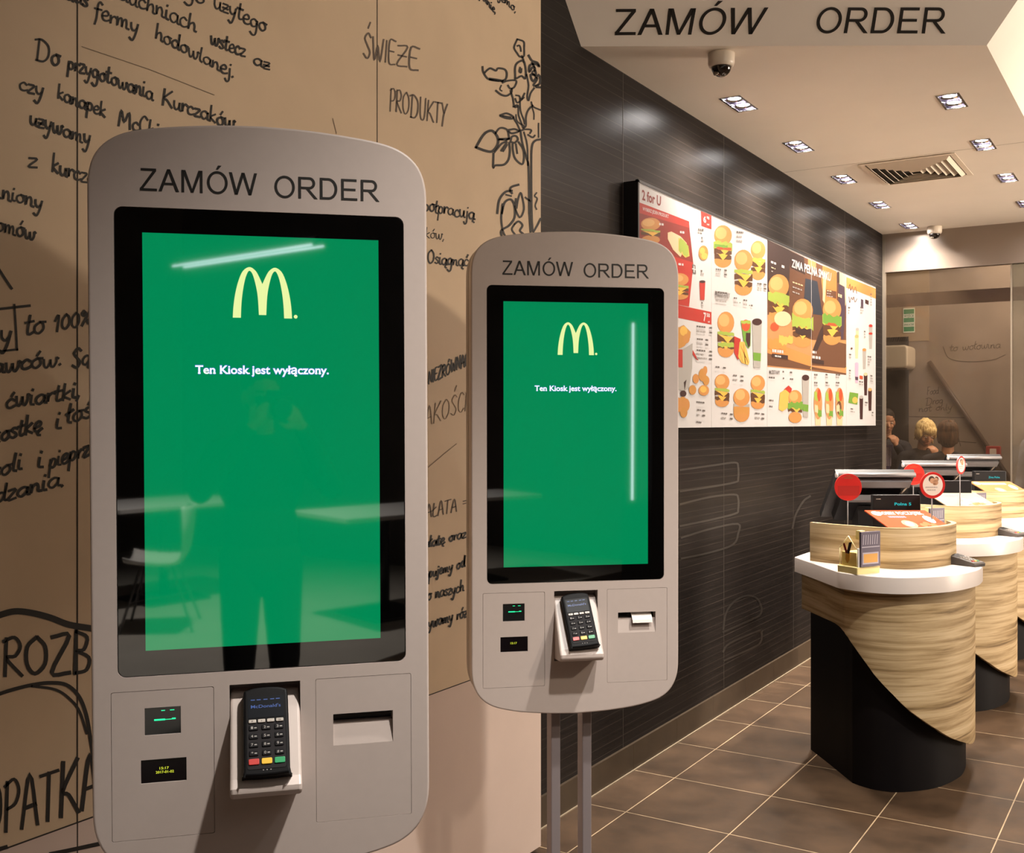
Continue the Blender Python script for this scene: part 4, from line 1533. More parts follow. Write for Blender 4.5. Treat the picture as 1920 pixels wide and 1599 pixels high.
p.E(1319, 474, 9, 14, 'crisp')
p.E(1317, 470, 5, 6, 'fries')
p.E(1321, 480, 6, 6, 'fries')
p.cup(1317, 544, 11, 38, 'red', None, 'cola')
for xx, yy, ww in ((1309, 428, 12), (1315, 444, 6), (1314, 506, 8), (1315, 566, 8)):
    p.lines(xx, yy, ww, 2, 5)
p.P([S2(*q) for q in ((-260, 300), (190, 420), (240, 395), (315, 470), (310, 530), (250, 620), (190, 650), (-260, 600))], 'crisp')
p.E(*S2(240, 460), 7, 9, 'fries')
p.E(*S2(270, 540), 6, 9, 'bun')
p.P([S2(*q) for q in ((-260, 600), (190, 655), (230, 655), (335, 590), (330, 860), (300, 1060), (250, 1105), (190, 1090), (-260, 1060))], 'cup')
p.P([S2(*q) for q in ((150, 655), (228, 660), (228, 850), (190, 850), (150, 800))], 'red')
p.P([S2(*q) for q in ((335, 660), (400, 775), (375, 765), (335, 710))], 'red')
p.P([S2(*q) for q in ((240, 1010), (270, 980), (250, 1100))], 'dkbrown')
for q, rx, ry, c in (((440, 930), 7, 12, 'crisp'), ((470, 880), 4, 8, 'bun'), ((370, 970), 6, 9, 'bun'), ((480, 990), 6, 9, 'crisp'), ((335, 1090), 7, 9, 'crisp'), ((455, 1095), 10, 10, 'bun'),
                     ((450, 1085), 6, 6, 'fries'), ((235, 1130), 6, 6, 'cola'), ((230, 1230), 8, 12, 'crisp'), ((265, 1250), 7, 12, 'bun'), ((240, 1330), 7, 10, 'crisp'), ((180, 1250), 8, 14, 'bun')):
    p.E(*S2(*q), rx, ry, c)
for xx, yy, ww, n in ((378, 400, 22, 2), (382, 535, 14, 2), (378, 655, 22, 3), (378, 1210, 20, 1), (384, 1295, 8, 2), (376, 1425, 14, 1)):
    p.lines(*S2(xx, yy), ww, n, 9 if n == 2 else 7, .1, price=n > 1)
p.done()

p = Print(mY[1], mY[2])
p.burger(1355.5, 462, 35, 80, 3)
p.burger(1421.5, 488, 29, 74, 2)
p.burger(1394, 511, 36, 86, 2)
p.burger(1361, 627, 33, 86, 2)
p.zig(1361, 646, 30, 9, 'lettuce')
p.burger(1354, 732, 29, 62, 2)
p.burger(1421, 735, 28, 64, 2)
p.E(1390.5, 775, 15, 16, 'bun')
p.zig(1390.5, 769, 30, 16, 'crisp', 6)
p.zig(1390.5, 760, 30, 6, 'cup', 6)
p.E(1390.5, 745, 15.5, 17, 'bun')
p.E(1388, 740, 9, 10, 'bunhi')
p.P([S2(*q) for q in ((850, 350), (960, 370), (955, 620), (930, 650), (880, 560))], 'green')
p.P([S2(*q) for q in ((905, 480), (955, 480), (950, 610), (930, 640), (905, 560))], 'cola')
p.E(*S2(905, 400), 8, 11, 'tomato')
p.zig(*S2(905, 365), 18, 6, 'lettuce')
p.P([S2(*q) for q in ((780, 515), (850, 545), (850, 720), (820, 770), (780, 690))], 'red')
p.P([S2(*q) for q in ((840, 575), (890, 575), (920, 680), (945, 790), (930, 825), (860, 800), (822, 735))], 'fries')
for q in ((850, 620, 930, 800), (880, 600, 900, 810), (840, 680, 870, 800)):
    ribbon(p.mb, [S2(q[0], q[1]), S2(q[2], q[3])], 1.2, p.fn, MNAMES.index('orange'))
p.cup(*S2(1025, 590), 18, 95, 'cup', 'green', 'cola')
for xx, yy, ww, n in ((1381, 433, 14, 3), (1342, 503, 14, 2), (1420, 530, 10, 2), (1342, 546, 26, 3), (1376, 557, 8, 2), (1394, 561, 8, 2), (1408, 571, 6, 1), (1342, 686, 12, 1), (1375, 702, 12, 2),
                      (1353, 773, 14, 2), (1416, 773, 10, 2)):
    p.lines(xx, yy, ww, n, 8, .1, price=n < 3 and ww > 9)
p.T('McZESTAWY', (1341, 545), (1369, 550), (1369, 558), (1341, 553), 'ink', .02)
for xx, yy in ((1386, 566), (1404, 571)):
    p.T('+', (xx, yy), (xx + 3, yy), (xx + 3, yy + 3), (xx, yy + 3), 'ink', .03)
p.done()

for (ya, yb, left) in ((mY[2], mY[3], True), (mY[3], mY[4], False)):
    p = Print(ya, yb)
    xl, xr = (1438.5, 1521.5) if left else (1521.5, 1587)

    def clip(pts):
        out = []
        n = len(pts)
        for e, sgn in ((xl + .4, 1), (xr - .4, -1)):
            out = []
            for i in range(len(pts)):
                a, b = pts[i - 1], pts[i]
                ia, ib = sgn * (a[0] - e) >= 0, sgn * (b[0] - e) >= 0
                if ia != ib:
                    t = (e - a[0]) / (b[0] - a[0])
                    out.append((e, a[1] + (b[1] - a[1]) * t))
                if ib:
                    out.append(b)
            pts = out
            if len(pts) < 3:
                return []
        return pts
    P0 = p.P
    p.P = lambda pts, col: (lambda q: P0(q, col) if len(q) > 2 else None)(clip(pts))
    p.P([(1438, 449), (1587, 519), (1587, 703), (1438, 686)], 'brown')
    p.P([(1438, 449), (1482, 470), (1480, 520), (1478, 590), (1438, 560)], 'dkbrown')
    p.P([S5(*q) for q in ((470, 160), (700, 260), (720, 520), (500, 420))], 'dkbrown')
    p.P([S5(*q) for q in ((760, 280), (880, 330), (880, 440), (760, 390))], 'woodl')
    p.P([S5(*q) for q in ((980, 380), (1190, 470), (1190, 900), (1000, 960), (960, 600))], 'orange')
    p.P([S5(*q) for q in ((990, 480), (1040, 500), (1010, 960), (980, 900))], 'cream')
    p.P([S5(*q) for q in ((1200, 470), (1232, 480), (1235, 640), (1200, 640))], 'dkbrown')
    p.P([S5(*q) for q in ((1232, 480), (1335, 530), (1335, 900), (1320, 1000), (1232, 1200))], 'cream')
    p.P([S5(*q) for q in ((700, 570), (900, 620), (980, 1130), (830, 1110), (690, 900))], 'navy')
    p.P([S5(*q) for q in ((520, 480), (720, 560), (700, 900), (540, 960))], 'brown')
    p.P([S5(*q) for q in ((1215, 650), (1310, 700), (1320, 1000), (1290, 1500), (1230, 1450))], 'plum')
    p.P([S5(*q) for q in ((140, 1120), (480, 1160), (800, 1500), (1340, 1500), (1340, 2000), (140, 1900))], 'woodl')
    p.P([S6(*q) for q in ((140, 160), (340, 210), (800, 380), (820, 540), (140, 330))], 'orange')
    p.P([S6(*q) for q in ((140, 330), (820, 540), (1335, 640), (1335, 560), (820, 520), (830, 300), (960, 100), (1335, 200), (1335, 640), (140, 520))], 'brown')
    p.P([S6(*q) for q in ((830, 290), (940, 0), (1000, -120), (1000, 80), (900, 300))], 'dkbrown')
    p.burger(1460, 560, 40, 92, 3)
    p.zig(*S5(320, 880), 38, 22, 'lettuce', 9, .2)
    p.burger(1505, 606, 40, 92, 3)
    p.zig(*S5(680, 1230), 40, 24, 'lettuce', 9, .2)
    p.zig(*S5(690, 1380), 30, 14, 'dkbrown', 7, .2)
    p.burger(1560, 603, 36, 88, 3)
    p.zig(*S5(1120, 1190), 34, 20, 'green', 9, .2)
    p.E(*S5(260, 1300), 8, 8, 'tomato')
    p.E(*S5(380, 1180), 16, 14, 'cream')
    p.zig(*S5(300, 1560), 34, 22, 'crisp', 8)
    p.zig(*S5(430, 1500), 26, 18, 'fries', 8)
    for i in range(9):
        x = 1030 + i * 34
        ribbon(p.mb, clip([S6(x, 250 + (i % 3) * 30), S6(x + 20, 520)]) or [S6(xl * 0 + 1000, 0)] * 0 or [(xr - 1, 690), (xr - .9, 690.1)], 3.0, p.fn, MNAMES.index(('fries', 'orange', 'crisp')[i % 3]))
    p.k += 1
    if left:
        p.lines(*S5(205, 310), 14, 1, col='white', sl=.4, h=4)
        p.lines(*S5(210, 400), 9, 2, 7, .4, 'cream', 2)
        p.lines(*S5(365, 370), 8, 1, col='white', sl=.4, h=5)
        p.lines(*S5(530, 620), 20, 3, 9, .35, 'cream', 2.5)
        p.T('ZIMA PEŁ', (1484.4, 486), (1521, 499), (1521, 514), (1484.4, 500), 'white', .03)
        p.P([S6(*q) for q in ((220, 340), (460, 370), (460, 430), (220, 390))], 'dkbrown')
        p.lines(*S6(225, 275), 26, 1, col='white', sl=.13, h=5.5)
        p.lines(*S6(265, 365), 18, 1, col='white', sl=.15, h=3)
        # lower white part: meal with drink
        p.cup(*S6(725, 980), 13, 82, 'cup', 'green', 'cola')
        p.P([S6(*q) for q in ((400, 880), (470, 820), (520, 870), (490, 1000), (430, 1000))], 'red')
        p.P([S6(*q) for q in ((340, 930), (420, 880), (480, 930), (460, 1150), (380, 1210), (320, 1180))], 'fries')
        p.burger(1491, 762, 27, 62, 1)
        p.zig(*S6(570, 1120), 28, 14, 'green', 8)
        p.T('McZESTAWY', S6(180, 590), S6(340, 600), S6(340, 655), S6(180, 645), 'ink', .02)
        for xx, yy, ww in ((380, 600, 6), (490, 610, 6), (385, 700, 7), (490, 710, 7), (175, 685, 13), (180, 1030, 11), (180, 1120, 8)):
            p.lines(*S6(xx, yy), ww, 1, 6, .1)
    else:
        p.T('NA SMAKU', (1522.5, 499.5), (1558.8, 512.5), (1557.5, 527), (1522.5, 514.5), 'white', .03)
        p.P([S5(*q) for q in ((1035, 740), (1185, 770), (1185, 880), (1035, 830))], 'brown')
        p.lines(*S5(1045, 750), 16, 3, 5, .15, 'cream', 2)
        p.lines(*S5(1212, 800), 10, 1, col='cream', sl=.4, h=6)
        p.P([S6(*q) for q in ((820, 420), (1000, 450), (1000, 510), (820, 480))], 'dkbrown')
        p.lines(*S6(824, 300), 8, 1, col='white', sl=.15, h=4.5)
        p.lines(*S6(824, 372), 21, 1, col='white', sl=.15, h=5)
        for cx in (910, 1080, 1235):
            c0 = S6(cx, 1140)
            p.P([(c0[0] - 6, c0[1] + 10), (c0[0] + 6, c0[1] + 10), (c0[0] + 5, c0[1] + 35), (c0[0] - 5, c0[1] + 35)], 'cream')
            p.E(c0[0], c0[1] - 6, 8, 30, 'woodl')
            p.zig(c0[0] - 2, c0[1] - 18, 10, 18, 'lettuce', 5, .6)
            p.E(c0[0] + 2, c0[1] - 22, 3.5, 12, 'tomato')
            p.E(c0[0] - 1, c0[1] + 2, 4.5, 13, 'orange' if cx < 1200 else 'brown')
            p.zig(c0[0] + 3, c0[1] + 12, 8, 14, 'green', 5, .4)
            p.zig(c0[0] - 3, c0[1] + 3, 6, 16, 'cream', 5, .4)
            p.lines(c0[0] - 7, c0[1] - 62, 9, 2, 5, .1)
            p.lines(c0[0] - 7, c0[1] - 47, 8, 2, 5, .1)
    p.done()

p = Print(mY[4], mY[5])
p.P([(1587, 519), (1642, 541), (1642, 560), (1600, 543), (1587, 540)], 'orange')
for st in ([(1365, 740), (1390, 660), (1400, 760), (1425, 690), (1440, 790), (1470, 700), (1490, 800)], [(1375, 850), (1385, 940), (1410, 860), (1430, 900), (1445, 850), (1465, 930), (1495, 880)]):
    p.k += 1
    ribbon(p.mb, crom([S5(*q) for q in st], 4), 1.3, p.fn, MNAMES.index('brown'))
for q, w, h, c, bd, ld in (((1500, 1480), 6, 42, 'cream', None, 'cup'), ((1700, 1420), 7, 40, 'cup', 'red', 'red'), ((1605, 3040 - 1360), 7, 0.1, 'cup', None, 'cup')):
    if h > 1:
        p.cup(*S5(*q), w, h, c, bd, ld)
p.cup(*S6(1490, 240), 7, 46, 'cream', None, 'bunhi')
p.cup(*S6(1700, 150), 7, 32, 'cup', None, 'red')
p.cup(*S6(1605, 420), 7, 40, 'cup', 'cup', 'orange')
p.cup(*S6(1490, 630), 7, 40, 'pink', 'plum', 'pink')
p.cup(*S6(1625, 800), 7, 44, 'cola', None, 'cream')
p.cup(*S6(1690, 1030), 7, 44, 'cola', None, 'bunhi')
p.cup(*S6(1560, 1150), 7, 46, 'cola', None, 'cup')
p.P([S6(*q) for q in ((1385, 920), (1515, 940), (1500, 1110), (1365, 1080))], 'green')
p.E(*S6(1465, 1040), 5, 6, 'fries')
p.E(*S6(1415, 1165 - 1000 + 100), 2, 2, 'brown')
p.P([S6(*q) for q in ((1535, 670), (1585, 680), (1583, 730), (1533, 720))], 'tomato')
p.P([S5(*q) for q in ((1555, 880), (1590, 900), (1590, 1030), (1555, 1010))], 'plum')
p.P([S5(*q) for q in ((1620, 890), (1670, 910), (1670, 970), (1620, 950))], 'cola')
for xx, yy, ww, n in ((1590, 575, 5, 3), (1632, 550, 4, 5), (1613, 575, 7, 3), (1620, 620, 5, 3), (1592, 663, 6, 2), (1627, 667, 9, 4), (1592, 693, 6, 4), (1611, 714, 8, 2), (1632, 703, 8, 3),
                      (1622, 753, 6, 2), (1595, 765, 8, 2), (1635, 772, 4, 2)):
    p.lines(xx, yy, ww, n, 5, .15, h=2.4)
p.done()

# ------------------------------------------------------------------ counter pods with registers, signs, leaflets, card readers
FRONT = [(-1.511, 4.852), (-1.345, 4.642), (-1.245, 4.512), (-1.187, 4.452), (-1.06, 4.412), (-.93, 4.45), (-.80, 4.60), (-.738, 4.79), (-.728, 4.93), (-.75, 5.09), (-.82, 5.24), (-.93, 5.32)]
SCURVE = [.645, .646, .647, .647, .648, .648, .643, .634, .629, .613, .574, .528, .481, .440, .402, .360, .316, .272, .234, .203, .178, .158, .143, .135, .130, .128, .128, .13, .14, .16, .19, .23, .28, .33]
PC = Vector((-1.10, 4.90))
plan = [p - PC for p in crom([Vector(p) for p in FRONT], 12)]
plan_c = plan + [Vector((-1.15, 5.33)) - PC, Vector((-1.511, 5.30)) - PC]
plan_c = [(p.x, p.y) for p in plan_c]
RING = [(-1.412, 4.757), (-1.33, 4.722), (-1.206, 4.694), (-1.09, 4.672), (-1.0, 4.69), (-.925, 4.77), (-.872, 4.89), (-.85, 5.0), (-.855, 5.09), (-.89, 5.17)]
ring_pts = [p - PC for p in crom([Vector(p) for p in RING], 6)]
PITCH = 1.40
TOPZ, TOPB = 0.88, 0.813
dirY = Vector((-sin(YAW), cos(YAW)))
ORD = ('nearest wooden counter pod with the black wave-shaped base', 'second wooden counter pod, behind the nearest one', 'third wooden counter pod, farthest from the kiosks')


def strip_wall(mb, pts, th, z0s, z1, mi=0):
    """vertical curved sheet following pts, thickness th to its left, lower edge z0s[i]"""
    n = len(pts)
    vs = []
    for i, p_ in enumerate(pts):
        t = (pts[min(i + 1, n - 1)] - pts[max(i - 1, 0)]).normalized()
        q = p_ + Vector((-t.y, t.x)) * th
        z0 = z0s[i] if isinstance(z0s, list) else z0s
        vs += [(p_.x, p_.y, z0), (p_.x, p_.y, z1), (q.x, q.y, z1), (q.x, q.y, z0)]
    fs = []
    for i in range(n - 1):
        for k in range(4):
            fs.append((4 * i + k, 4 * i + (k + 1) % 4, 4 * i + 4 + (k + 1) % 4, 4 * i + 4 + k))
    fs += [(0, 1, 2, 3), tuple(4 * (n - 1) + k for k in (3, 2, 1, 0))]
    mb.add(vs, fs, mi)


def smooth_by_angle(o, ang=35):
    for p_ in o.data.polygons:
        p_.use_smooth = True
    bm = bmesh.new()
    bm.from_mesh(o.data)
    for e in bm.edges:
        if len(e.link_faces) == 2 and e.calc_face_angle(0) > radians(ang):
            e.smooth = False
    bm.to_mesh(o.data)
    bm.free()


def inset_plan(d):
    return [Vector(q) for q in offset(plan_c, d)]


def make_pod(k):
    root = thing('counter_pod', ORD[k], 'counter', (PC.x, PC.y + k * PITCH, 0), 0, 'service counter pods')
    b = MB()
    b.prism(plan_c, XY, TOPZ, TOPB, 0, False, 0.004)
    smooth_by_angle(b.build('worktop', M_TOP, root))
    base = [(q.x, q.y) for q in inset_plan(0.068)]
    b = MB()
    b.prism(base, XY, 0.80, 0.0)
    smooth_by_angle(b.build('base', M_BLKBASE, root))
    sh = inset_plan(0.030)[:len(plan)]
    n = len(sh)
    z0 = []
    for i in range(n):
        t = i / 4.0
        j = min(int(t), len(SCURVE) - 2)
        z0.append(SCURVE[j] + (SCURVE[j + 1] - SCURVE[j]) * (t - j))
    b = MB()
    strip_wall(b, sh, 0.022, z0, TOPB)
    smooth_by_angle(b.build('wood_shell', M_WOOD, root))
    b = MB()
    strip_wall(b, ring_pts, 0.022, TOPZ, 1.052)
    smooth_by_angle(b.build('curved_screen', M_WOOD, root))
    return root


for k in range(3):
    make_pod(k)


def register(k, msg):
    o = at_d(1642, 887, 5.0)
    root = thing('cash_register', ('till with silver bars and a cyan message on the nearest counter pod', 'till on the second counter pod, behind the nearest till',
                                   'till on the third counter pod, farthest of the tills')[k], 'cash register', (o.x, o.y + k * PITCH, TOPZ), YAW, 'tills on the counter pods')
    T = Vector((0, 0.25, -0.22)).normalized()
    Nn = Vector((0, -0.22, -0.25)).normalized()
    top = Vector((0, 0, 0.375))

    def sl(u0, u1, t0, t1, h0, h1, mi=0, bb=None):
        vs = []
        for h in (h0, h1):
            for (x, t) in ((u0, t0), (u1, t0), (u1, t1), (u0, t1)):
                q = top + T * t + Nn * h
                vs.append((x, q.y, q.z))
        bb.add(vs, [(0, 1, 2, 3), (4, 7, 6, 5), (0, 4, 5, 1), (1, 5, 6, 2), (2, 6, 7, 3), (3, 7, 4, 0)], mi)
    b = MB()
    sl(-.185, .185, 0.0, .335, -.030, 0.0, 0, b)
    sl(-.14, .15, .12, .30, 0.0, .045, 0, b)
    b.build('screen_unit', M_BLK, root)
    b = MB()
    b.tube([(-.183, 0.002, .372), (.186, 0.002, .372)], .0105, 10)
    b.build('top_bar', M_SILV, root)
    b = MB()
    b.tube([(-.187, 0.002, .372), (-.178, 0.002, .372)], .0125, 10)
    b.build('end_cap', mat('light_plastic_cap', 'c8c2c0', 0.4), root)
    b = MB()
    sl(-.13, .172, .030, .075, 0.0, .022, 0, b)
    b.build('rear_bar', M_SILV, root)
    b = MB()
    sl(-.11, .15, .118, .134, 0.03, .062, 0, b)
    b.build('vent_bar', M_SILV, root)
    b = MB()
    b.tube([(.172, .03, .335), (.13, .09, .26)], .004, 6)
    b.tube([(.178, .035, .335), (.136, .095, .26)], .004, 6)
    b.build('side_strut', M_TRIM, root)
    b = MB()
    b.box(-.10, .10, .02, .26, 0.0, .05)
    b.box(-.05, .06, .10, .19, .05, .22)
    b.build('stand', M_BLK, root)
    b = MB()
    b.prism(rrect(-.045, .172, .205, .286, .006), XZ, -.10, -.065, 0, False, .003)
    cd = b.build('customer_display', M_BLK, root)
    b = MB()
    b.box(-.0325, -.011, -.1008, -.1, .2655, .2685, 0)
    b.build('maker_plate', M_FKEY, cd)
    if not msg:
        return root
    b = MB()
    text_flat(b, msg, lambda a, z: (a, -.1008, z), .052, .128, .238, .0125, 0, .012)
    b.build('display_text', M_CYAN, cd)
    b = MB()
    b.tube([(.06, -.082, 0), (.06, -.082, .206)], .014, 10)
    b.build('display_pole', M_BLK, root)
    return root


for k, msg in enumerate(('Polna 5', '', 'Zima Polna')):
    register(k, msg)

M_ORANGE = mat('orange_print', '9c4526', 0.75, spec=0.1)
M_ORL = mat('pale_orange_print', '8f6440', 0.75, spec=0.1)
M_CREAMP = mat('cream_print', '8d7f6c', 0.75, spec=0.1)
M_REDS = mat('red_sign', 'bf2a26', 0.3)
M_REDL = mat('bright_red_sign', 'd6332b', 0.3)
M_SIGNW = mat('white_sign_face', 'e2d2c6', 0.4)
M_SIGNTXT = mat('sign_grey_text', '8d7d76', 0.6)
M_SKINP = mat('printed_skin_tone', 'c99572', 0.6)
M_HAIRP = mat('printed_hair', '4a2d20', 0.6)
M_PURP = mat('purple_leaflet', '4d4254', 0.5)
M_PURPL = mat('grey_leaflet_print', '9d95a0', 0.5)
M_YELB = mat('yellow_box', 'e0d092', 0.5, spec=0.2)
M_OCH = mat('ochre_print', 'c08a2e', 0.5)
M_ACR = glass_material('clear_acrylic', 'fcfaf4', 0.01, 0.02)


def placard(k):
    """leaflet-like card on a small sloping stand inside the curved screen"""
    o = at_d(1642, 887, 5.0)
    root = thing('menu_card', ('orange menu card lying behind the curved screen of the nearest pod', 'white menu card with red pictures on the second pod',
                               'yellow menu card on the third, farthest pod')[k], 'menu card', (o.x, o.y + k * PITCH, TOPZ), YAW, 'menu cards on the pods')
    A, B_, C_, D = Vector((-.0375, -.300, .150)), Vector((.240, -.300, .150)), Vector((.180, -.130, .218)), Vector((-.096, -.130, .218))
    nrm = (B_ - A).cross(D - A).normalized()

    def on(u, v, h=0.0):
        return A.lerp(B_, u).lerp(D.lerp(C_, u), v) + nrm * h
    main = (M_ORANGE, M_CREAMP, M_ORL)[k]
    b = MB()
    vs = [on(u, v, h) for h in (-.005, 0) for u, v in ((0, 0), (1, 0), (1, 1), (0, 1))]
    b.add(vs, [(0, 3, 2, 1), (4, 5, 6, 7), (0, 1, 5, 4), (1, 2, 6, 5), (2, 3, 7, 6), (3, 0, 4, 7)])
    card = b.build('card', main, root)

    def dashes(b_, f_, u0, u1, v, h_, mi):
        r_ = random.Random(int(u0 * 100 + v * 1000 + k))
        u = u0
        while u < u1 - .02:
            w_ = r_.uniform(.015, .035)
            b_.add([f_(u, v), f_(u + w_, v), f_(u + w_, v + h_), f_(u, v + h_)], [(0, 1, 2, 3)], mi)
            u += w_ + .008
    b = MB()
    f = lambda a, z: on(a, z, .0006)
    if k == 0:
        text_flat(b, 'DOBRY POCZĄTEK', f, .16, .88, .76, .14, 0, .03)
        dashes(b, f, .24, .52, .58, .10, 1)
    elif k == 1:
        dashes(b, f, .10, .6, .74, .10, 1)
    else:
        dashes(b, f, .2, .8, .72, .12, 0)
    rnd = random.Random(k)
    for (u, v, ru, rv, mi) in ((.42, .26, .11, .20, 2), (.42, .26, .06, .12, 3), (.12, .82, .07, .12, 0), (.84, .5, .07, .2, 0), (.62, .2, .05, .1, 4), (.70, .28, .05, .1, 4), (.78, .18, .05, .1, 4)):
        f2 = lambda a, z: on(a, z, .0004 + .0002 * (mi == 3))
        b.add([f2(u + ru * cos(t * pi / 6), v + rv * sin(t * pi / 6)) for t in range(12)], [tuple(range(12))], mi)
    if k == 1:
        for u, v in ((.55, .5), (.7, .45), (.85, .4), (.5, .3)):
            b.add([on(u + .06 * cos(t * pi / 6), v + .13 * sin(t * pi / 6), .0008) for t in range(12)], [tuple(range(12))], 5)
    b.build('print', [M_PAPER, M_PURP, M_CREAMP, M_PURPL, M_ORL, M_REDL], card)
    b = MB()
    q = [on(.1, .1, -.006), on(.9, .1, -.006), on(.9, .9, -.006), on(.1, .9, -.006)]
    g = [Vector((p_.x, p_.y, 0.0)) for p_ in q]
    b.add(q + g, [(0, 1, 2, 3), (4, 7, 6, 5), (0, 4, 5, 1), (1, 5, 6, 2), (2, 6, 7, 3), (3, 7, 4, 0)])
    b.build('stand', M_BLK, root)


for k in range(3):
    placard(k)


def sdash(b, r, h, u0, u1, v, hh, mi):
    rr = random.Random(int(u0 * 100 + v * 50))
    u = u0
    while u < u1 - .02:
        w_ = rr.uniform(.03, .07)
        b.add([(r * p, -.0026, h + r * q) for p, q in ((u, v), (u + w_, v), (u + w_ - .01, v + hh), (u + .01, v + hh))], [(0, 1, 2, 3)], mi)
        u += w_ + .025


def round_sign(px, py, d, r, k, face, turn, label, name='round_sign'):
    o = at_d(px, py, d)
    y = o.y + k * PITCH
    root = thing(name, label, 'sign', (o.x, y, TOPZ), YAW + turn, 'round signs on thin poles')
    h = o.z - TOPZ
    b = MB()
    b.tube([(0, 0.006, 0.0), (0, 0.006, h)], .0028, 8)
    b.build('pole', M_SILV, root)
    b = MB()
    b.lathe([(.026, 0), (.026, .005), (.004, .007)], 20)
    b.build('foot', M_SILV, root)
    n = 40
    circ = [(r * cos(2 * pi * t / n), h + r * sin(2 * pi * t / n)) for t in range(n)]
    b = MB()
    b.prism(circ, XZ, -0.002, 0.004, 0, False, .001)
    disc = b.build('disc', M_REDL if k else M_REDS, root)
    b = MB()
    if face == 'red':
        sdash(b, r, h, -.16, .14, .80, .07, 1)
        sdash(b, r, h, -.30, .30, .64, .08, 1)
        b.add([(a, -.0024, z) for a, z in rrect(-r * .78, r * .82, h - r * .62, h + r * .10, r * .04, 3)], [tuple(range(16))], 5)
        b.build('print', [M_SIGNW, M_ORL, M_SKINP, M_HAIRP, M_SIGNTXT, mat('deep_red_panel', 'a72824', 0.35)], disc)
    else:
        rr = r * .80
        b.add([(rr * cos(2 * pi * t / n), -.0024, h + r * .02 + rr * sin(2 * pi * t / n)) for t in range(n)], [tuple(range(n))], 0)
        for (u, v, ra, rb, mi) in ((-.10, .46, .24, .24, 3), (-.04, .34, .20, .21, 2), (.30, .46, .16, .20, 3), (.26, .40, .15, .18, 2), (.22, .20, .22, .20, 2), (.14, .10, .14, .1, 2)):
            zz = -.0026 - .0002 * (mi == 2)
            b.add([(r * (u + ra * cos(t * pi / 8)), zz, h + r * (v + rb * sin(t * pi / 8))) for t in range(16)], [tuple(range(16))], mi)
        sdash(b, r, h, -.62, .36, -.20, .10, 4)
        sdash(b, r, h, -.48, .22, -.40, .09, 4)
        b.build('print', [M_SIGNW, M_ORL, M_SKINP, M_HAIRP, M_SIGNTXT], disc)
    return root


round_sign(1590.3, 913.2, 4.80, .0610, 0, 'red', 0.0, 'dark red round sign in front of the nearest till')
round_sign(1748.5, 909.6, 4.78, .0590, 0, 'white', 0.12, 'round white sign with red rim and faces, right of the nearest till')
round_sign(1588.5, 913.2, 4.80, .0600, 1, 'red', 0.0, 'bright red round sign half hidden behind the nearest till')
round_sign(1802.0, 872.0, 5.90, .0500, 0, 'white', 0.72, 'narrow-looking red-rimmed round sign turned sideways, on the second counter pod')


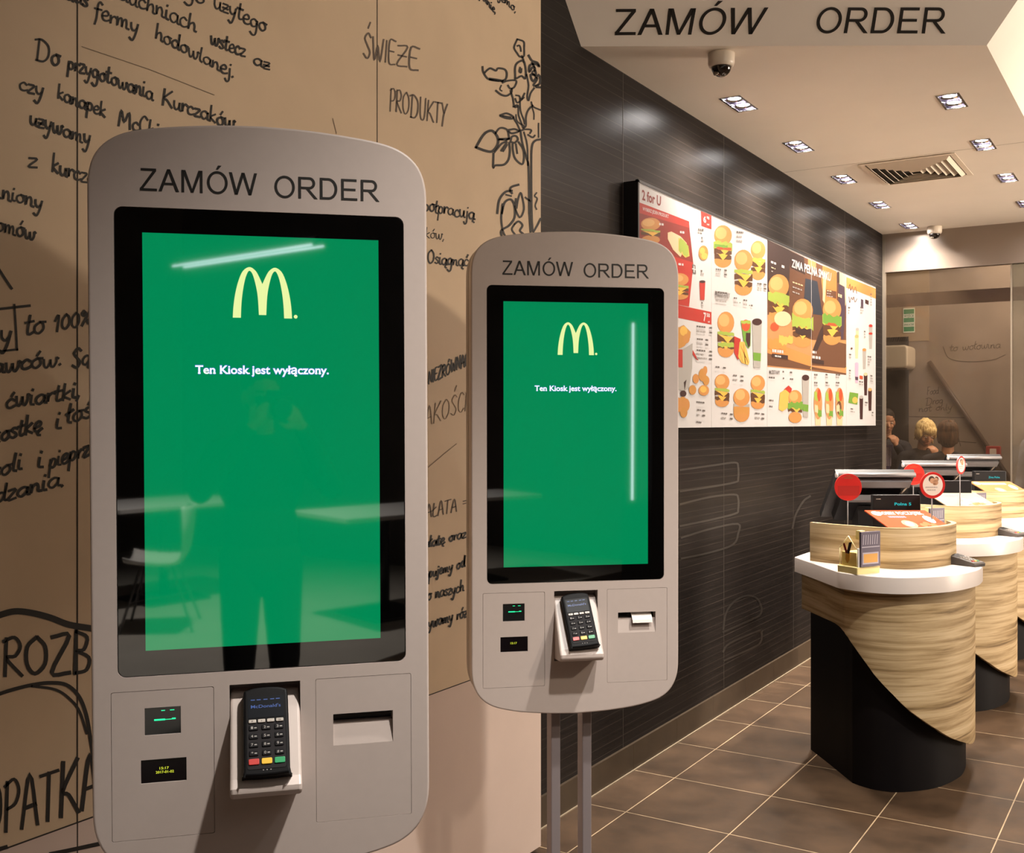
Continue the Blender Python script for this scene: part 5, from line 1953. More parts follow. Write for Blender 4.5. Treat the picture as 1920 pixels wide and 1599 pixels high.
def collection_box(k):
    loc = Vector((-1.135, 4.505, TOPZ))
    rz = atan2(-.051, .093)
    root = thing('collection_box', ('yellow house-shaped collection box with leaflets on the nearest white worktop', 'yellow collection box with leaflets on the second pod',
                                    'collection box on the third pod, only its leaflets showing')[k], 'collection box', (loc.x, loc.y + k * PITCH, loc.z), rz, 'house-shaped collection boxes')
    # local x runs along the gable front, y runs back along the ridge
    w, dd = .050, .062
    b = MB()
    b.prism(rrect(-w - .004, w + .004, -dd - .004, dd + .004, .004, 3), XY, .028, 0.0, 0, False, .002)
    b.build('tray', M_YELB, root)
    gable = [(-w + .004, .028), (w - .004, .028), (w - .004, .100), (0, .152), (-w + .004, .100)]
    b = MB()
    b.prism(gable, XZ, -dd + .004, -dd + .007)
    b.build('front_pane', M_ACR, root)
    b = MB()
    for p0, p1 in zip(gable, gable[1:] + gable[:1]):
        b.tube([(p0[0], -dd + .003, p0[1]), (p1[0], -dd + .003, p1[1])], .0018, 6)
    b.build('pane_edge', mat('bright_acrylic_edge', 'ece0b0', 0.3), root)
    b = MB()
    for sx in (-1, 1):
        b.add([(0, -dd + .004, .152), (sx * (w - .004), -dd + .004, .100), (sx * (w - .004), dd - .004, .100), (0, dd - .004, .152),
               (0, -dd + .004, .150), (sx * (w - .004), -dd + .004, .098), (sx * (w - .004), dd - .004, .098), (0, dd - .004, .150)],
              [(0, 1, 2, 3), (4, 7, 6, 5), (0, 4, 5, 1), (1, 5, 6, 2), (2, 6, 7, 3), (3, 7, 4, 0)])
    b.build('roof', M_ACR, root)
    b = MB()
    b.box(-w + .008, w - .008, -dd + .010, dd - .010, .028, .085)
    b.build('yellow_filling', M_YELB, root)
    b = MB()
    b.box(-.004, .018, -.012, .018, .135, .172)
    b.build('chimney', M_YELB, root)
    b = MB()
    for pts, mi in (([(-.028, .118), (-.018, .122), (-.002, .085), (-.012, .078)], 0), ([(.006, .126), (.022, .130), (.006, .078), (-.008, .082)], 1), ([(-.012, .080), (.010, .080), (.008, .055), (-.004, .040), (-.014, .056)], 2)):
        b.prism([pts[i] for i in range(len(pts))][::-1], XZ, -dd + .0005, -dd + .002, mi)
    b.build('emblem', [mat('emblem_red', '7d2a1e', 0.5), mat('emblem_dark', '2a1c18', 0.5), M_OCH], root)
    b = MB()
    b.box(w + .000, w + .010, -dd + .012, dd - .002, .030, .172)
    lf = b.build('leaflets', M_PURP, root)
    b = MB()
    x = w + .0104
    f = lambda a, z: (x, a, z)
    b.box(w + .010, x, -dd + .020, dd - .012, .040, .088, 1)
    b.box(x - .0002, x + .0001, -dd + .026, dd - .018, .046, .082, 2)
    [b.add([(x, -dd + .022 + q * .013, .120), (x, -dd + .026 + q * .013, .120), (x, -dd + .029 + q * .013, .160), (x, -dd + .025 + q * .013, .160)], [(0, 1, 2, 3)], 0) for q in range(7)]
    b.box(w + .010, x, -dd + .016, dd - .006, .108, .112, 0)
    b.build('print', [M_PURPL, M_PURPL, M_OCH], lf)
    b = MB()
    b.box(w - .006, w + .001, -dd + .004, -dd + .012, .028, .105)
    b.build('corner_strip', M_PAPER, root)


for k in range(3):
    collection_box(k)


def card_reader(k):
    o = at_z(1809, 1059, TOPZ)
    root = thing('card_reader', ('dark grey card reader lying on the nearest white worktop', 'dark grey card reader lying on the worktop of the second pod')[k], 'card reader',
                 (o.x, o.y + k * PITCH, TOPZ), radians(-26), 'card readers on the worktops')
    prof = [(-.072, 0.0), (.072, 0.0), (.074, .012), (.068, .018), (-.060, .042), (-.074, .036)]
    b = MB()
    b.prism(prof, XZ, -.036, .036, 0, False, .004)
    b.build('body', mat('reader_grey', '4c4744', 0.5, spec=0.2), root)
    b = MB()
    zs = lambda x: .0185 + (.068 - x) * (.024 / .128)
    b.add([(x, y, zs(x) + .0006) for x, y in ((-.054, -.026), (-.02, -.026), (-.02, .026), (-.054, .026))], [(0, 1, 2, 3)])
    b.build('screen', M_TSCR, root)
    for i in range(12):
        r, c_ = divmod(i, 3)
        x = -.008 + r * .013
        y = (c_ - 1) * .016
        b = MB()
        b.box(x - .0042, x + .0042, y - .006, y + .006, zs(x) - .002, zs(x) + .0022)
        b.build('key', mat('pale_reader_key', '8d8680', 0.5), root)
    for i, m_ in enumerate((M_RED, M_YEL, M_GRN)):
        b = MB()
        b.box(.046, .055, (i - 1) * .016 - .006, (i - 1) * .016 + .006, zs(.05) - .002, zs(.05) + .0024)
        b.build('function_key', m_, root)


for k in range(2):
    card_reader(k)

# ------------------------------------------------------------------ ceiling fittings
holes = MB()
DL = [(-1.755, 4.79 + .915 * i) for i in range(5)] + [(-0.905, 5.275 + .915 * i) for i in range(4)]
for x, y in DL:
    holes.box(x - .043, x + .043, y - .118, y + .118, CZ - .05, CZ + .075)
cut(ceiling, holes.build('cutter', M_DARK))
DLL = ['first downlight of the row by the dark wall, nearest the dome camera', 'second downlight of the row by the dark wall', 'third downlight of the row by the dark wall, left of the vent',
       'fourth downlight of the row by the dark wall', 'last downlight of the row by the dark wall, next to the far dome camera',
       'first downlight of the right-hand row, nearest the big ORDER lettering', 'second downlight of the right-hand row, beside the vent', 'third downlight of the right-hand row',
       'fourth downlight of the right-hand row, cut by the edge of the picture']
for i, (x, y) in enumerate(DL):
    root = thing('ceiling_downlight', DLL[i], 'downlight', (x, y, CZ), 0, 'square twin downlights')
    b = MB()
    o_, n_ = (.051, .127), (.0415, .1165)
    for x0, x1, y0, y1 in ((-o_[0], o_[0], -o_[1], -n_[1]), (-o_[0], o_[0], n_[1], o_[1]), (-o_[0], -n_[0], -n_[1], n_[1]), (n_[0], o_[0], -n_[1], n_[1])):
        b.box(x0, x1, y0, y1, -.0025, .001)
    b.build('frame', M_CHROME, root)
    b = MB()
    b.box(-.0425, .0425, -.1175, .1175, .068, .073)
    for x0, x1, y0, y1 in ((-.0425, .0425, -.1175, -.1155), (-.0425, .0425, .1155, .1175), (-.0425, -.0405, -.1155, .1155), (.0405, .0425, -.1155, .1155), (-.0405, .0405, -.002, .002)):
        b.box(x0, x1, y0, y1, .002, .068)
    b.build('housing', M_DLBOX, root)
    for dy in (-.058, .058):
        b = MB()
        nn_ = 20
        pr = [(.030, .014), (.039, .003)]
        vs = [(r_ * cos(2 * pi * t / nn_), dy + r_ * sin(2 * pi * t / nn_), z_) for r_, z_ in pr for t in range(nn_)]
        b.add(vs, [(t, (t + 1) % nn_, nn_ + (t + 1) % nn_, nn_ + t) for t in range(nn_)], 0, True)
        ref = b.build('reflector', M_CHROME, root)
        b = MB()
        b.lathe([(.030, .010), (.030, .016)], 20)
        for v_i in range(len(b.v)):
            vx = b.v[v_i]
            b.v[v_i] = (vx[0], vx[1] + dy, vx[2])
        b.build('led_disc', M_LEDW, ref)
    for dy in (-.058, .058):
        spot((x, y + dy, CZ + .004), (x, y + dy, 0), 108, 140, 1.0, (1.0, 0.88, 0.76), 0.025)

root = thing('air_vent', 'square white ceiling air vent with nested louvres', 'vent', (-1.325, 6.59, CZ), 0)
b = MB()
wx, wy = .262, .308
b.box(-wx + .02, wx - .02, -wy + .02, wy - .02, -.003, -.001)
b.build('backing', M_VENTD, root)
b = MB()
for k in range(7):
    a, c_ = wx - k * .036, wy - k * .042
    ia, ic = a - (.030 if k == 0 else .019), c_ - (.030 if k == 0 else .022)
    za, zb = (-.006, -.006) if k == 0 else (-.004, -.022)
    o4 = [(-a, -c_), (a, -c_), (a, c_), (-a, c_)]
    i4 = [(-ia, -ic), (ia, -ic), (ia, ic), (-ia, ic)]
    vs = [(*q, za) for q in o4] + [(*q, zb) for q in i4] + [(*q, za + .003) for q in o4] + [(*q, zb + .003) for q in i4]
    b.add(vs, [(j, (j + 1) % 4, 4 + (j + 1) % 4, 4 + j) for j in range(4)] + [(8 + j, 12 + j, 12 + (j + 1) % 4, 8 + (j + 1) % 4) for j in range(4)] +
          [(j, 8 + j, 8 + (j + 1) % 4, (j + 1) % 4) for j in range(4)] + [(4 + j, 4 + (j + 1) % 4, 12 + (j + 1) % 4, 12 + j) for j in range(4)])
b.build('louvre_frame', M_VENTW, root)


def dome_camera(x, y, label):
    root = thing('dome_camera', label, 'security camera', (x, y, CZ), 0, 'dome cameras on the low ceiling')
    b = MB()
    b.lathe([(.052, 0.0), (.053, -.006), (.053, -.040), (.049, -.052), (.042, -.056)][::-1], 28)
    b.build('housing', M_CAMW, root)
    b = MB()
    b.lathe([(.0405 * cos(t * pi / 14), -.054 - .040 * sin(t * pi / 14)) for t in range(7)] + [(.0005, -.0942)], 24)
    dm = b.build('dome', M_DOME, root)
    b = MB()
    T = Matrix.Translation((-.012, -.026, -.083)) @ Matrix.Rotation(radians(55), 4, 'X')
    b.lathe([(.012, -.004), (.012, .003), (.008, .004)], 16, 0, T)
    b.build('lens', mat('lens_glint', '8c8276', 0.1, metal=0.6), dm)


dome_camera(-1.576, 4.10, 'white dome camera on the ceiling below the ZAMÓW lettering')
dome_camera(-1.60, 8.60, 'white dome camera by the steel band at the far end')

# ------------------------------------------------------------------ passage fittings
ez = PY - 0.012
c0, c1 = at_y(1693.5, 578, ez), at_y(1715, 623, ez)
root = thing('exit_sign', 'green and white exit sign behind the glass', 'sign', (c0.x, ez, c1.z), 0)
w_, h_ = c1.x - c0.x, c0.z - c1.z
b = MB()
b.box(0, w_, 0, .006, 0, h_)
pl = b.build('plate', mat('exit_sign_white', 'dfe6d8', 0.4, emit='dfe6d8', estr=0.25), root)
b = MB()
for z0, z1 in ((.05, .24), (.42, .60), (.76, .95)):
    b.box(w_ * .05, w_ * .95, -.001, 0, h_ * z0, h_ * z1, 0)
text_flat(b, 'WYJŚCIE', lambda a, z: (a, -.0006, z), w_ * .07, w_ * .93, h_ * .63, h_ * .10, 1, .02)
text_flat(b, 'EWAKUACYJNE', lambda a, z: (a, -.0006, z), w_ * .07, w_ * .93, h_ * .28, h_ * .09, 1, .02)
b.build('print', [mat('exit_sign_green', '2f8a5a', 0.4, emit='2f8a5a', estr=0.25), mat('exit_sign_text', '3b7a55', 0.5)], pl)

c0, c1 = at_y(1848, 836, PY - 0.105), at_y(1876, 861, PY - 0.105)
root = thing('fire_alarm_point', 'small red fire alarm box at the foot of the dark handrail', 'fire alarm', (c0.x, PY - 0.105, c1.z), 0)
w_, h_ = c1.x - c0.x, c0.z - c1.z
b = MB()
b.prism(rrect(0, w_, 0, h_, .012), XZ, 0, .05, 0, False, .006)
bx_ = b.build('box', mat('fire_red', 'a5322c', 0.4), root)
b = MB()
b.prism(rrect(w_ * .28, w_ * .72, h_ * .2, h_ * .8, .006), XZ, -.004, .001)
b.build('press_plate', M_SIGNW, bx_)

c0, c1 = at_y(1652, 648, PY - 0.35), at_y(1702, 690, PY - 0.35)
root = thing('air_curtain', 'white rounded air curtain over the dark doorway behind the glass', 'air curtain', (c0.x, PY - 0.35, c1.z), 0)
w_, h_ = c1.x - c0.x, c0.z - c1.z
b = MB()
b.prism(rrect(0, w_, 0, h_, .04), XZ, 0, .34, 0, False, .02)
b.build('body', mat('air_curtain_white', 'cfc3b0', 0.4), root)
b = MB()
b.box(w_ * .1, w_ * .9, .02, .1, -.004, .002)
b.build('outlet', M_VENTD, root)


# ------------------------------------------------------------------ people
def caps(b, p0, p1, r0, r1, mi=0):
    p0, p1 = Vector(p0), Vector(p1)
    d = (p1 - p0)
    L = d.length
    d = d / L
    pts, rs = [], []
    for t in range(1, 4):
        a = pi / 2 * t / 4
        pts.append(p0 - d * r0 * cos(a))
        rs.append(r0 * sin(a))
    pts += [p0, p0 + d * L * .5, p1]
    rs += [r0, (r0 + r1) / 2, r1]
    for t in range(1, 4):
        a = pi / 2 * t / 4
        pts.append(p1 + d * r1 * sin(a))
        rs.append(r1 * cos(a))
    b.tube(pts, rs, 12, mi)


def blob(b, name, m, parent, voxel=0.007, sm=4):
    o = b.build(name, m, parent)
    md = o.modifiers.new('remesh', 'REMESH')
    md.mode = 'VOXEL'
    md.voxel_size = voxel
    md.use_smooth_shade = True
    s_ = o.modifiers.new('smooth', 'SMOOTH')
    s_.factor = 0.5
    s_.iterations = sm
    return o


def hand(b, wrist, direc, palm_n, curl=0.5, s=1.0):
    """palm, four unequal fingers and a thumb; direc = along the fingers, palm_n = out of the palm"""
    w, d, n = Vector(wrist), Vector(direc).normalized(), Vector(palm_n).normalized()
    n = (n - d * n.dot(d)).normalized()
    sd = d.cross(n)
    caps(b, w, w + d * .05 * s, .022 * s, .026 * s)
    for i, (off, ln) in enumerate(((-.030, .072), (-.010, .080), (.010, .076), (.028, .060))):
        base = w + d * .075 * s + sd * off * s
        caps(b, w + d * .035 * s + sd * off * .8 * s, base, .013 * s, .0105 * s)
        a1 = curl * .7
        p1 = base + (d * cos(a1) + n * sin(a1)) * ln * .5 * s
        a2 = curl * 1.7
        p2 = p1 + (d * cos(a2) + n * sin(a2)) * ln * .5 * s
        caps(b, base, p1, .0095 * s, .009 * s)
        caps(b, p1, p2, .009 * s, .0075 * s)
    tb = w + d * .025 * s - sd * .026 * s
    t1 = tb + (d * .6 - sd * .7 + n * .3).normalized() * .038 * s
    t2 = t1 + (d * .9 - sd * .15 + n * .45).normalized() * .030 * s
    caps(b, tb, t1, .013 * s, .0105 * s)
    caps(b, t1, t2, .0105 * s, .0085 * s)




def hair_mat_(name, c0, c1):
    m = mat(name, c0, 0.6, spec=0.25)
    nt = m.node_tree
    b_ = nt.nodes['Principled BSDF']
    tc = nt.nodes.new('ShaderNodeTexCoord')
    mp = nt.nodes.new('ShaderNodeMapping')
    mp.inputs['Scale'].default_value = (95, 95, 16)
    nt.links.new(tc.outputs['Object'], mp.inputs['Vector'])
    n = nt.nodes.new('ShaderNodeTexNoise')
    n.inputs['Scale'].default_value = 1.0
    n.inputs['Detail'].default_value = 3
    n.inputs['Distortion'].default_value = 0.6
    nt.links.new(mp.outputs['Vector'], n.inputs['Vector'])
    r = nt.nodes.new('ShaderNodeValToRGB')
    r.color_ramp.elements[0].position = 0.32
    r.color_ramp.elements[1].position = 0.68
    r.color_ramp.elements[0].color = (*lin(c0), 1)
    r.color_ramp.elements[1].color = (*lin(c1), 1)
    nt.links.new(n.outputs['Fac'], r.inputs['Fac'])
    nt.links.new(r.outputs['Color'], b_.inputs['Base Color'])
    bp = nt.nodes.new('ShaderNodeBump')
    bp.inputs['Strength'].default_value = 0.8
    bp.inputs['Distance'].default_value = 0.006
    nt.links.new(n.outputs['Fac'], bp.inputs['Height'])
    nt.links.new(bp.outputs['Normal'], b_.inputs['Normal'])
    return m


M_SKIN = mat('skin', 'c08e70', 0.5)
M_EYE = mat('eye_white', 'd8d0c8', 0.3)
M_IRIS = mat('iris_dark', '2a1c14', 0.3)
M_LIP = mat('lip', '9a5f50', 0.5)


def person(label, loc, face_yaw, Ht, hair_mat, hair_kind, top_mat, bot_mat, arms, head_turn=0.0, head_tilt=0.0, shirt=None, extra=None, group=None):
    """standing figure; local -y is forward. arms = ((elbow, wrist, finger dir, palm dir, curl) right, left)"""
    root = thing('person', label, 'person', loc, face_yaw, group)
    k = Ht / 1.70
    V = lambda x, y, z: Vector((x * k, y * k, z * k))
    HM = Matrix.Translation(V(0, -.005, 1.46)) @ Matrix.Rotation(head_turn, 4, 'Z') @ Matrix.Rotation(head_tilt, 4, 'X')

    def HP(x, y, z):
        return HM @ V(x, y, z)
    b = MB()
    # head: skull, face, jaw, nose, ears, neck
    R3 = HM.to_3x3().to_4x4()
    b.ell(HP(0, .008, .150), (.074 * k, .092 * k, .092 * k), R3)
    b.ell(HP(0, -.022, .098), (.058 * k, .066 * k, .082 * k), R3)
    b.ell(HP(0, -.052, .042), (.033 * k, .028 * k, .026 * k), R3)
    caps(b, HP(0, -.088, .118), HP(0, -.104, .090), .009 * k, .0135 * k)
    for s in (-1, 1):
        b.ell(HP(s * .075, .005, .112), (.010 * k, .018 * k, .030 * k), R3)
        b.ell(HP(s * .034, -.066, .088), (.020 * k, .016 * k, .020 * k), R3)
    caps(b, HP(0, -.080, .063), HP(0, -.078, .056), .013 * k, .012 * k)
    caps(b, V(0, .02, 1.40), HP(0, .012, .06), .056 * k, .050 * k)
    # trunk
    b.ell(V(0, .005, 1.24), (.165 * k, .105 * k, .19 * k))
    b.ell(V(0, 0, 1.02), (.135 * k, .095 * k, .16 * k))
    b.ell(V(0, .01, .90), (.160 * k, .110 * k, .13 * k))
    for s in (-1, 1):
        caps(b, V(s * .06, .015, 1.37), V(s * .165, .01, 1.345), .055 * k, .052 * k)
        caps(b, V(s * .085, .005, .86), V(s * .095, -.01, .47), .082 * k, .054 * k)
        caps(b, V(s * .095, -.01, .47), V(s * .098, .02, .08), .052 * k, .034 * k)
        caps(b, V(s * .098, .03, .035), V(s * .108, -.14, .028), .036 * k, .028 * k)
    for s, a in zip((-1, 1), arms):
        sh = V(s * .175, .01, 1.335)
        e, w = V(*a[0]), V(*a[1])
        caps(b, sh, e, .046 * k, .037 * k)
        caps(b, e, w, .036 * k, .025 * k)
        hand(b, w, a[2], a[3], a[4], k)
    body = blob(b, 'body', M_SKIN, root, .0065, 3)
    # face details
    for s in (-1, 1):
        e = MB()
        e.ell(HP(s * .030, -.0805, .122), (.0125 * k, .008 * k, .0075 * k), R3)
        ey = e.build('eye', M_EYE, body)
        e = MB()
        e.ell(HP(s * .030, -.0865, .122), (.0055 * k, .003 * k, .0055 * k), R3)
        e.build('iris', M_IRIS, ey)
        e = MB()
        caps(e, HP(s * .016, -.090, .139), HP(s * .046, -.080, .141), .0035 * k, .0025 * k)
        e.build('eyebrow', hair_mat, body)
    e = MB()
    caps(e, HP(-.022, -.0875, .0605), HP(.022, -.0875, .0605), .005 * k, .005 * k)
    e.build('lips', M_LIP, body)
    # hair
    b = MB()
    if hair_kind == 'bob':
        b.ell(HP(0, .020, .170), (.092 * k, .104 * k, .092 * k), R3)
        b.ell(HP(0, .045, .110), (.088 * k, .078 * k, .110 * k), R3)
        for s in (-1, 1):
            b.ell(HP(s * .070, .012, .120), (.024 * k, .060 * k, .080 * k), R3)
        b.ell(HP(-.02, -.050, .192), (.066 * k, .050 * k, .036 * k), R3)
    elif hair_kind == 'fringe':
        b.ell(HP(0, .016, .172), (.094 * k, .106 * k, .090 * k), R3)
        b.ell(HP(0, .050, .115), (.084 * k, .072 * k, .095 * k), R3)
        for s in (-1, 1):
            b.ell(HP(s * .072, -.008, .135), (.024 * k, .062 * k, .064 * k), R3)
        b.ell(HP(.015, -.062, .178), (.070 * k, .045 * k, .044 * k), R3)
    else:
        b.ell(HP(0, .020, .172), (.081 * k, .096 * k, .086 * k), R3)
        b.ell(HP(0, .052, .120), (.070 * k, .055 * k, .070 * k), R3)
    rh = random.Random(label)
    if hair_kind != 'short':
        for i_ in range(26):
            a_ = rh.uniform(-pi * .55, pi * 1.55)
            if -2.1 < a_ - pi / 2 * 3 < .9 and hair_kind == 'bob' and False:
                continue
            x_, y_ = .080 * cos(a_), .020 + .088 * sin(a_)
            z0_ = rh.uniform(.17, .225)
            if y_ < -.03:
                z1_ = rh.uniform(.135, .155)
            else:
                z1_ = z0_ - rh.uniform(.06, .15)
            caps(b, HP(x_ * .55, y_ * .6 + .01, z0_ + .02), HP(x_ * 1.06, y_ * 1.06, max(z1_, .015)), .018 * k, .009 * k)
    ho_ = blob(b, 'hair', hair_mat, root, .0055, 2)
    # jacket, trousers, shoes
    b = MB()
    b.ell(V(0, .005, 1.235), (.182 * k, .124 * k, .20 * k))
    b.ell(V(0, .005, 1.03), (.160 * k, .118 * k, .18 * k))
    b.ell(V(0, .012, .90), (.178 * k, .128 * k, .13 * k))
    for s in (-1, 1):
        caps(b, V(s * .05, .02, 1.375), V(s * .168, .012, 1.345), .064 * k, .063 * k)
    for s, a in zip((-1, 1), arms):
        e, w = V(*a[0]), V(*a[1])
        caps(b, V(s * .178, .01, 1.335), e, .060 * k, .050 * k)
        caps(b, e, e.lerp(w, .93), .049 * k, .036 * k)
    blob(b, 'jacket', top_mat, root, .0075, 4)
    b = MB()
    b.ell(V(0, .01, .87), (.168 * k, .118 * k, .12 * k))
    for s in (-1, 1):
        caps(b, V(s * .085, .005, .86), V(s * .095, -.01, .47), .092 * k, .066 * k)
        caps(b, V(s * .095, -.01, .47), V(s * .098, .02, .12), .064 * k, .052 * k)
    blob(b, 'trousers', bot_mat, root, .0085, 4)
    for s in (-1, 1):
        b = MB()
        caps(b, V(s * .098, .035, .045), V(s * .108, -.15, .036), .044 * k, .036 * k)
        blob(b, 'shoe', M_BLK, root, .008, 3)
    if shirt:
        b = MB()
        b.add([V(-.045, -.118, 1.37), V(.045, -.118, 1.37), V(.03, -.132, 1.20), V(.0, -.134, 1.08), V(-.03, -.132, 1.20),
               V(-.045, -.09, 1.37), V(.045, -.09, 1.37), V(.03, -.10, 1.20), V(0, -.10, 1.08), V(-.03, -.10, 1.20)],
              [(0, 1, 2, 3, 4), (9, 8, 7, 6, 5)] + [(i, 5 + i, 5 + (i + 1) % 5, (i + 1) % 5) for i in range(5)])
        b.build('shirt_front', shirt, root)
    if extra:
        extra(root, V)
    return root


def face_cam(p_, turn=0.0):
    f = Vector((-p_.x, -p_.y, 0))
    return atan2(f.x, -f.y) + turn


M_NAVY = mat('dark_navy_cloth', '1f1e28', 0.8, noise=0.1, nscale=40)
M_CHAR = mat('charcoal_cloth', '232126', 0.8, noise=0.1, nscale=40)
M_TROU = mat('dark_trousers', '1a191c', 0.8)
M_BLOND = hair_mat_('blonde_hair', 'a8874a', 'f0dca0')
M_BRUN = hair_mat_('brown_hair', '24180f', '5f452f')
M_DARKH = hair_mat_('dark_hair', '1a1411', '3a2e27')
M_LILAC = mat('pale_lilac_shirt', 'b9b3c4', 0.7)
M_STRIPE = mat('violet_striped_shirt', '4a3f66', 0.6)
rest_r = ((-.25, .04, 1.06), (-.26, -.06, .83), (-.05, -.2, -1), (.9, 0, -.1), .5)
rest_l = ((.25, .04, 1.06), (.26, -.06, .83), (.05, -.2, -1), (-.9, 0, -.1), .5)
chin_r = ((-.23, -.12, 1.10), (-.07, -.20, 1.36), (.35, .25, .9), (.4, .6, .4), 1.1)
chin_l = ((.23, -.12, 1.10), (.06, -.21, 1.37), (-.35, .25, .9), (-.4, .6, .4), 1.1)
cross_l = ((.24, -.10, 1.08), (-.02, -.20, 1.10), (-1, .05, .1), (0, 1, 0), .4)
cross_r = ((-.24, -.10, 1.08), (.02, -.20, 1.10), (1, .05, .1), (0, 1, 0), .4)


def stripes(root, V):
    b = MB()
    for x in (-.026, -.010, .006, .022):
        b.box(V(x, 0, 0).x - .003, V(x, 0, 0).x + .003, V(0, -.1365, 0).y, V(0, -.134, 0).y, V(0, 0, 1.17).z, V(0, 0, 1.345).z)
    b.build('shirt_stripe', M_LILAC, root)


pm_ = at_d(1661, 800, 9.65)
person('man in dark jacket and striped shirt, half hidden by the corner trim', (pm_.x, pm_.y, 0), face_cam(pm_, .15), 1.61, M_DARKH, 'short', M_NAVY, M_TROU,
       (cross_r, chin_l), 0.1, 0.1, M_STRIPE, stripes, 'people behind the glass')
pb = at_d(1731, 800, 9.05)
person('blonde person in a dark jacket with head bowed and hand at the mouth', (pb.x, pb.y, 0), face_cam(pb, .25), 1.515, M_BLOND, 'fringe', M_CHAR, M_TROU,
       (cross_r, chin_l), 0.15, 0.42, None, None, 'people behind the glass')
pd_ = at_d(1777, 800, 8.50)
person('brown-haired person in a dark jacket seen from behind', (pd_.x, pd_.y, 0), face_cam(pd_, pi), 1.50, M_BRUN, 'bob', M_NAVY, M_TROU,
       (rest_r, rest_l), 0.1, 0.05, None, None, 'people behind the glass')
pc_ = at_d(1962, 800, 8.6)
person('person in a pale lilac shirt at the right edge behind the grey glass', (pc_.x, pc_.y, 0), face_cam(pc_, -.6), 1.66, M_DARKH, 'short', M_LILAC, M_TROU,
       (rest_r, rest_l), 0.0, 0.0, None, None, 'people behind the glass')


# ------------------------------------------------------------------ dining hall seen only as reflections in the kiosk screens
def held_camera(root, V):
    pass


person('person in dark clothes taking the picture, mirrored in the large kiosk screen', (0.55, -0.47, 0), atan2(-0.531, -0.847), 1.66, M_DARKH, 'short', M_CHAR, M_TROU,
       (((-.27, -.10, 1.20), (-.10, -.24, 1.46), (.5, -.2, .6), (.5, .6, 0), .9), ((.27, -.10, 1.20), (.10, -.24, 1.46), (-.5, -.2, .6), (-.5, .6, 0), .9)), 0, 0)

root = thing('photo_camera', 'black camera held at the face of the mirrored person', 'camera', (0.55 - 0.531 * -0.30, -0.47 + 0.847 * 0.0, 0))
root.location = (0.55 - 0.531 * 0.20, -0.47 + 0.847 * 0.20, 1.50)
root.rotation_euler = (0, 0, atan2(-0.531, -0.847))
b = MB()
b.prism(rrect(-.068, .068, -.045, .045, .008), XZ, -.03, .03, 0, False, .004)
b.prism(rrect(-.028, .028, .040, .068, .008), XZ, -.02, .025, 0, False, .004)
b.build('body', M_BLK, root)
b = MB()
b.lathe([(.036, 0), (.036, .05), (.040, .055), (.040, .085), (.034, .09)], 24, 0, Matrix.Translation((0, -.028, -.004)) @ Matrix.Rotation(pi / 2, 4, 'X'))
b.build('lens', M_BLK, root)
M_TAB = mat('white_table_top', 'd8d2cc', 0.4)
M_SHELL = mat('white_chair_shell', 'd6d0c8', 0.4)


def table(x, y, rz, label):
    root = thing('dining_table', label, 'table', (x, y, 0), rz, 'white dining tables')
    b = MB()
    b.prism(rrect(-.55, .55, -.35, .35, .03), XY, .745, .715, 0, False, .004)
    b.build('table_top', M_TAB, root)
    b = MB()
    b.tube([(0, 0, .02), (0, 0, .715)], .035, 14)
    b.build('column', M_BLK, root)
    b = MB()
    b.prism(rrect(-.26, .26, -.26, .26, .03), XY, .02, 0, 0, False, .004)
    b.build('foot', M_BLK, root)


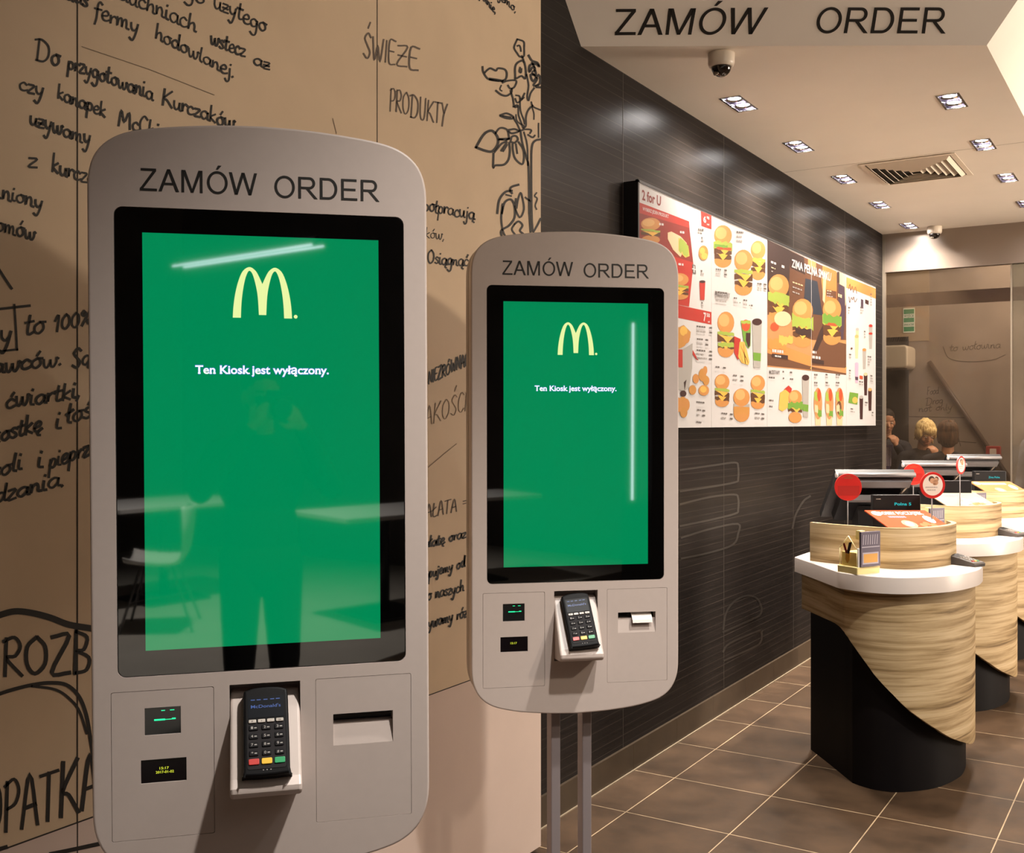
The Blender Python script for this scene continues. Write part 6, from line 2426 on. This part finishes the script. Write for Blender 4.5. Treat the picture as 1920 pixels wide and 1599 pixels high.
def shell_chair(x, y, rz, label):
    root = thing('shell_chair', label, 'chair', (x, y, 0), rz, 'white shell chairs')
    b = MB()
    prof = [(-.20, .445), (-.10, .43), (.05, .425), (.15, .45), (.20, .56), (.225, .70), (.235, .82)]
    P_ = crom([Vector(q) for q in prof], 4)
    vs = []
    nx = 9
    for j, q in enumerate(P_):
        t = j / (len(P_) - 1)
        wd = .215 + .03 * sin(t * pi) - .05 * max(0, t - .8) / .2
        for i in range(nx):
            u = i / (nx - 1) * 2 - 1
            vs.append((u * wd, q.x - (.07 * u * u * (t > .55) * (t - .55) / .45), q.y + .05 * u ** 4 * (1 - t)))
    b.add(vs, [(j * nx + i, j * nx + i + 1, (j + 1) * nx + i + 1, (j + 1) * nx + i) for j in range(len(P_) - 1) for i in range(nx - 1)], 0, True)
    sh = b.build('shell', M_SHELL, root)
    so = sh.modifiers.new('thick', 'SOLIDIFY')
    so.thickness = .008
    for sx in (-1, 1):
        for y0, y1 in ((-.10, -.22), (.10, .24)):
            b = MB()
            b.tube([(sx * .12, y0, .425), (sx * .22, y1, 0.0)], .009, 8)
            b.build('leg', M_SILV, root)
    b = MB()
    b.tube([(-.17, -.16, .2), (.17, .17, .2)], .005, 6)
    b.tube([(.17, -.16, .2), (-.17, .17, .2)], .005, 6)
    b.build('brace', M_SILV, root)


table(2.95, -3.75, .2, 'white dining table mirrored at the left of the large kiosk screen')
shell_chair(2.25, -3.0, -.7, 'white shell chair mirrored at the left edge of the green screen')
table(3.4, -2.0, .3, 'white dining table mirrored at the right of the large kiosk screen')


def lamp(a, c_, label, name='linear_lamp'):
    a, c_ = Vector(a), Vector(c_)
    root = thing(name, label, 'lamp', a, 0)
    d = c_ - a
    s = Vector((-d.y, d.x, 0)).normalized() * .05 if abs(d.z) < .1 else Vector((0, 0, 0))
    b = MB()
    b.tube([a * 0 + Vector((0, 0, .05)), d + Vector((0, 0, .05))] if abs(d.z) < .1 else [Vector((.05, 0, 0)), d + Vector((.05, 0, 0))], .02, 8)
    b.build('rail', M_BLK, root)
    for q in ((-1, 1) if abs(d.z) < .1 else (0,)):
        b = MB()
        b.tube([s * q, d + s * q], .008, 8)
        b.build('tube', mat('glowing_tube', 'ffffff', 0.5, emit='e6f2ff', estr=9), root)


lamp((3.50, -4.19, 2.6), (3.09, -2.36, 2.6), 'twin fluorescent lamp mirrored above the emblem on the large kiosk screen')
b_ = at_d(0, 0, 0)
lamp((2.60, 0.18, 0.88), (2.60, 0.18, 2.1), 'upright glowing tube added for the streak on the second kiosk screen', 'streak_tube')  # glowing tube added to make the bright streak in the screen
b = MB()
b.box(2.66, 2.90, 0.06, 0.30, 0, 3.76)
struct(b.build('column_hall', mat('hall_column', '3a3430', 0.6)))
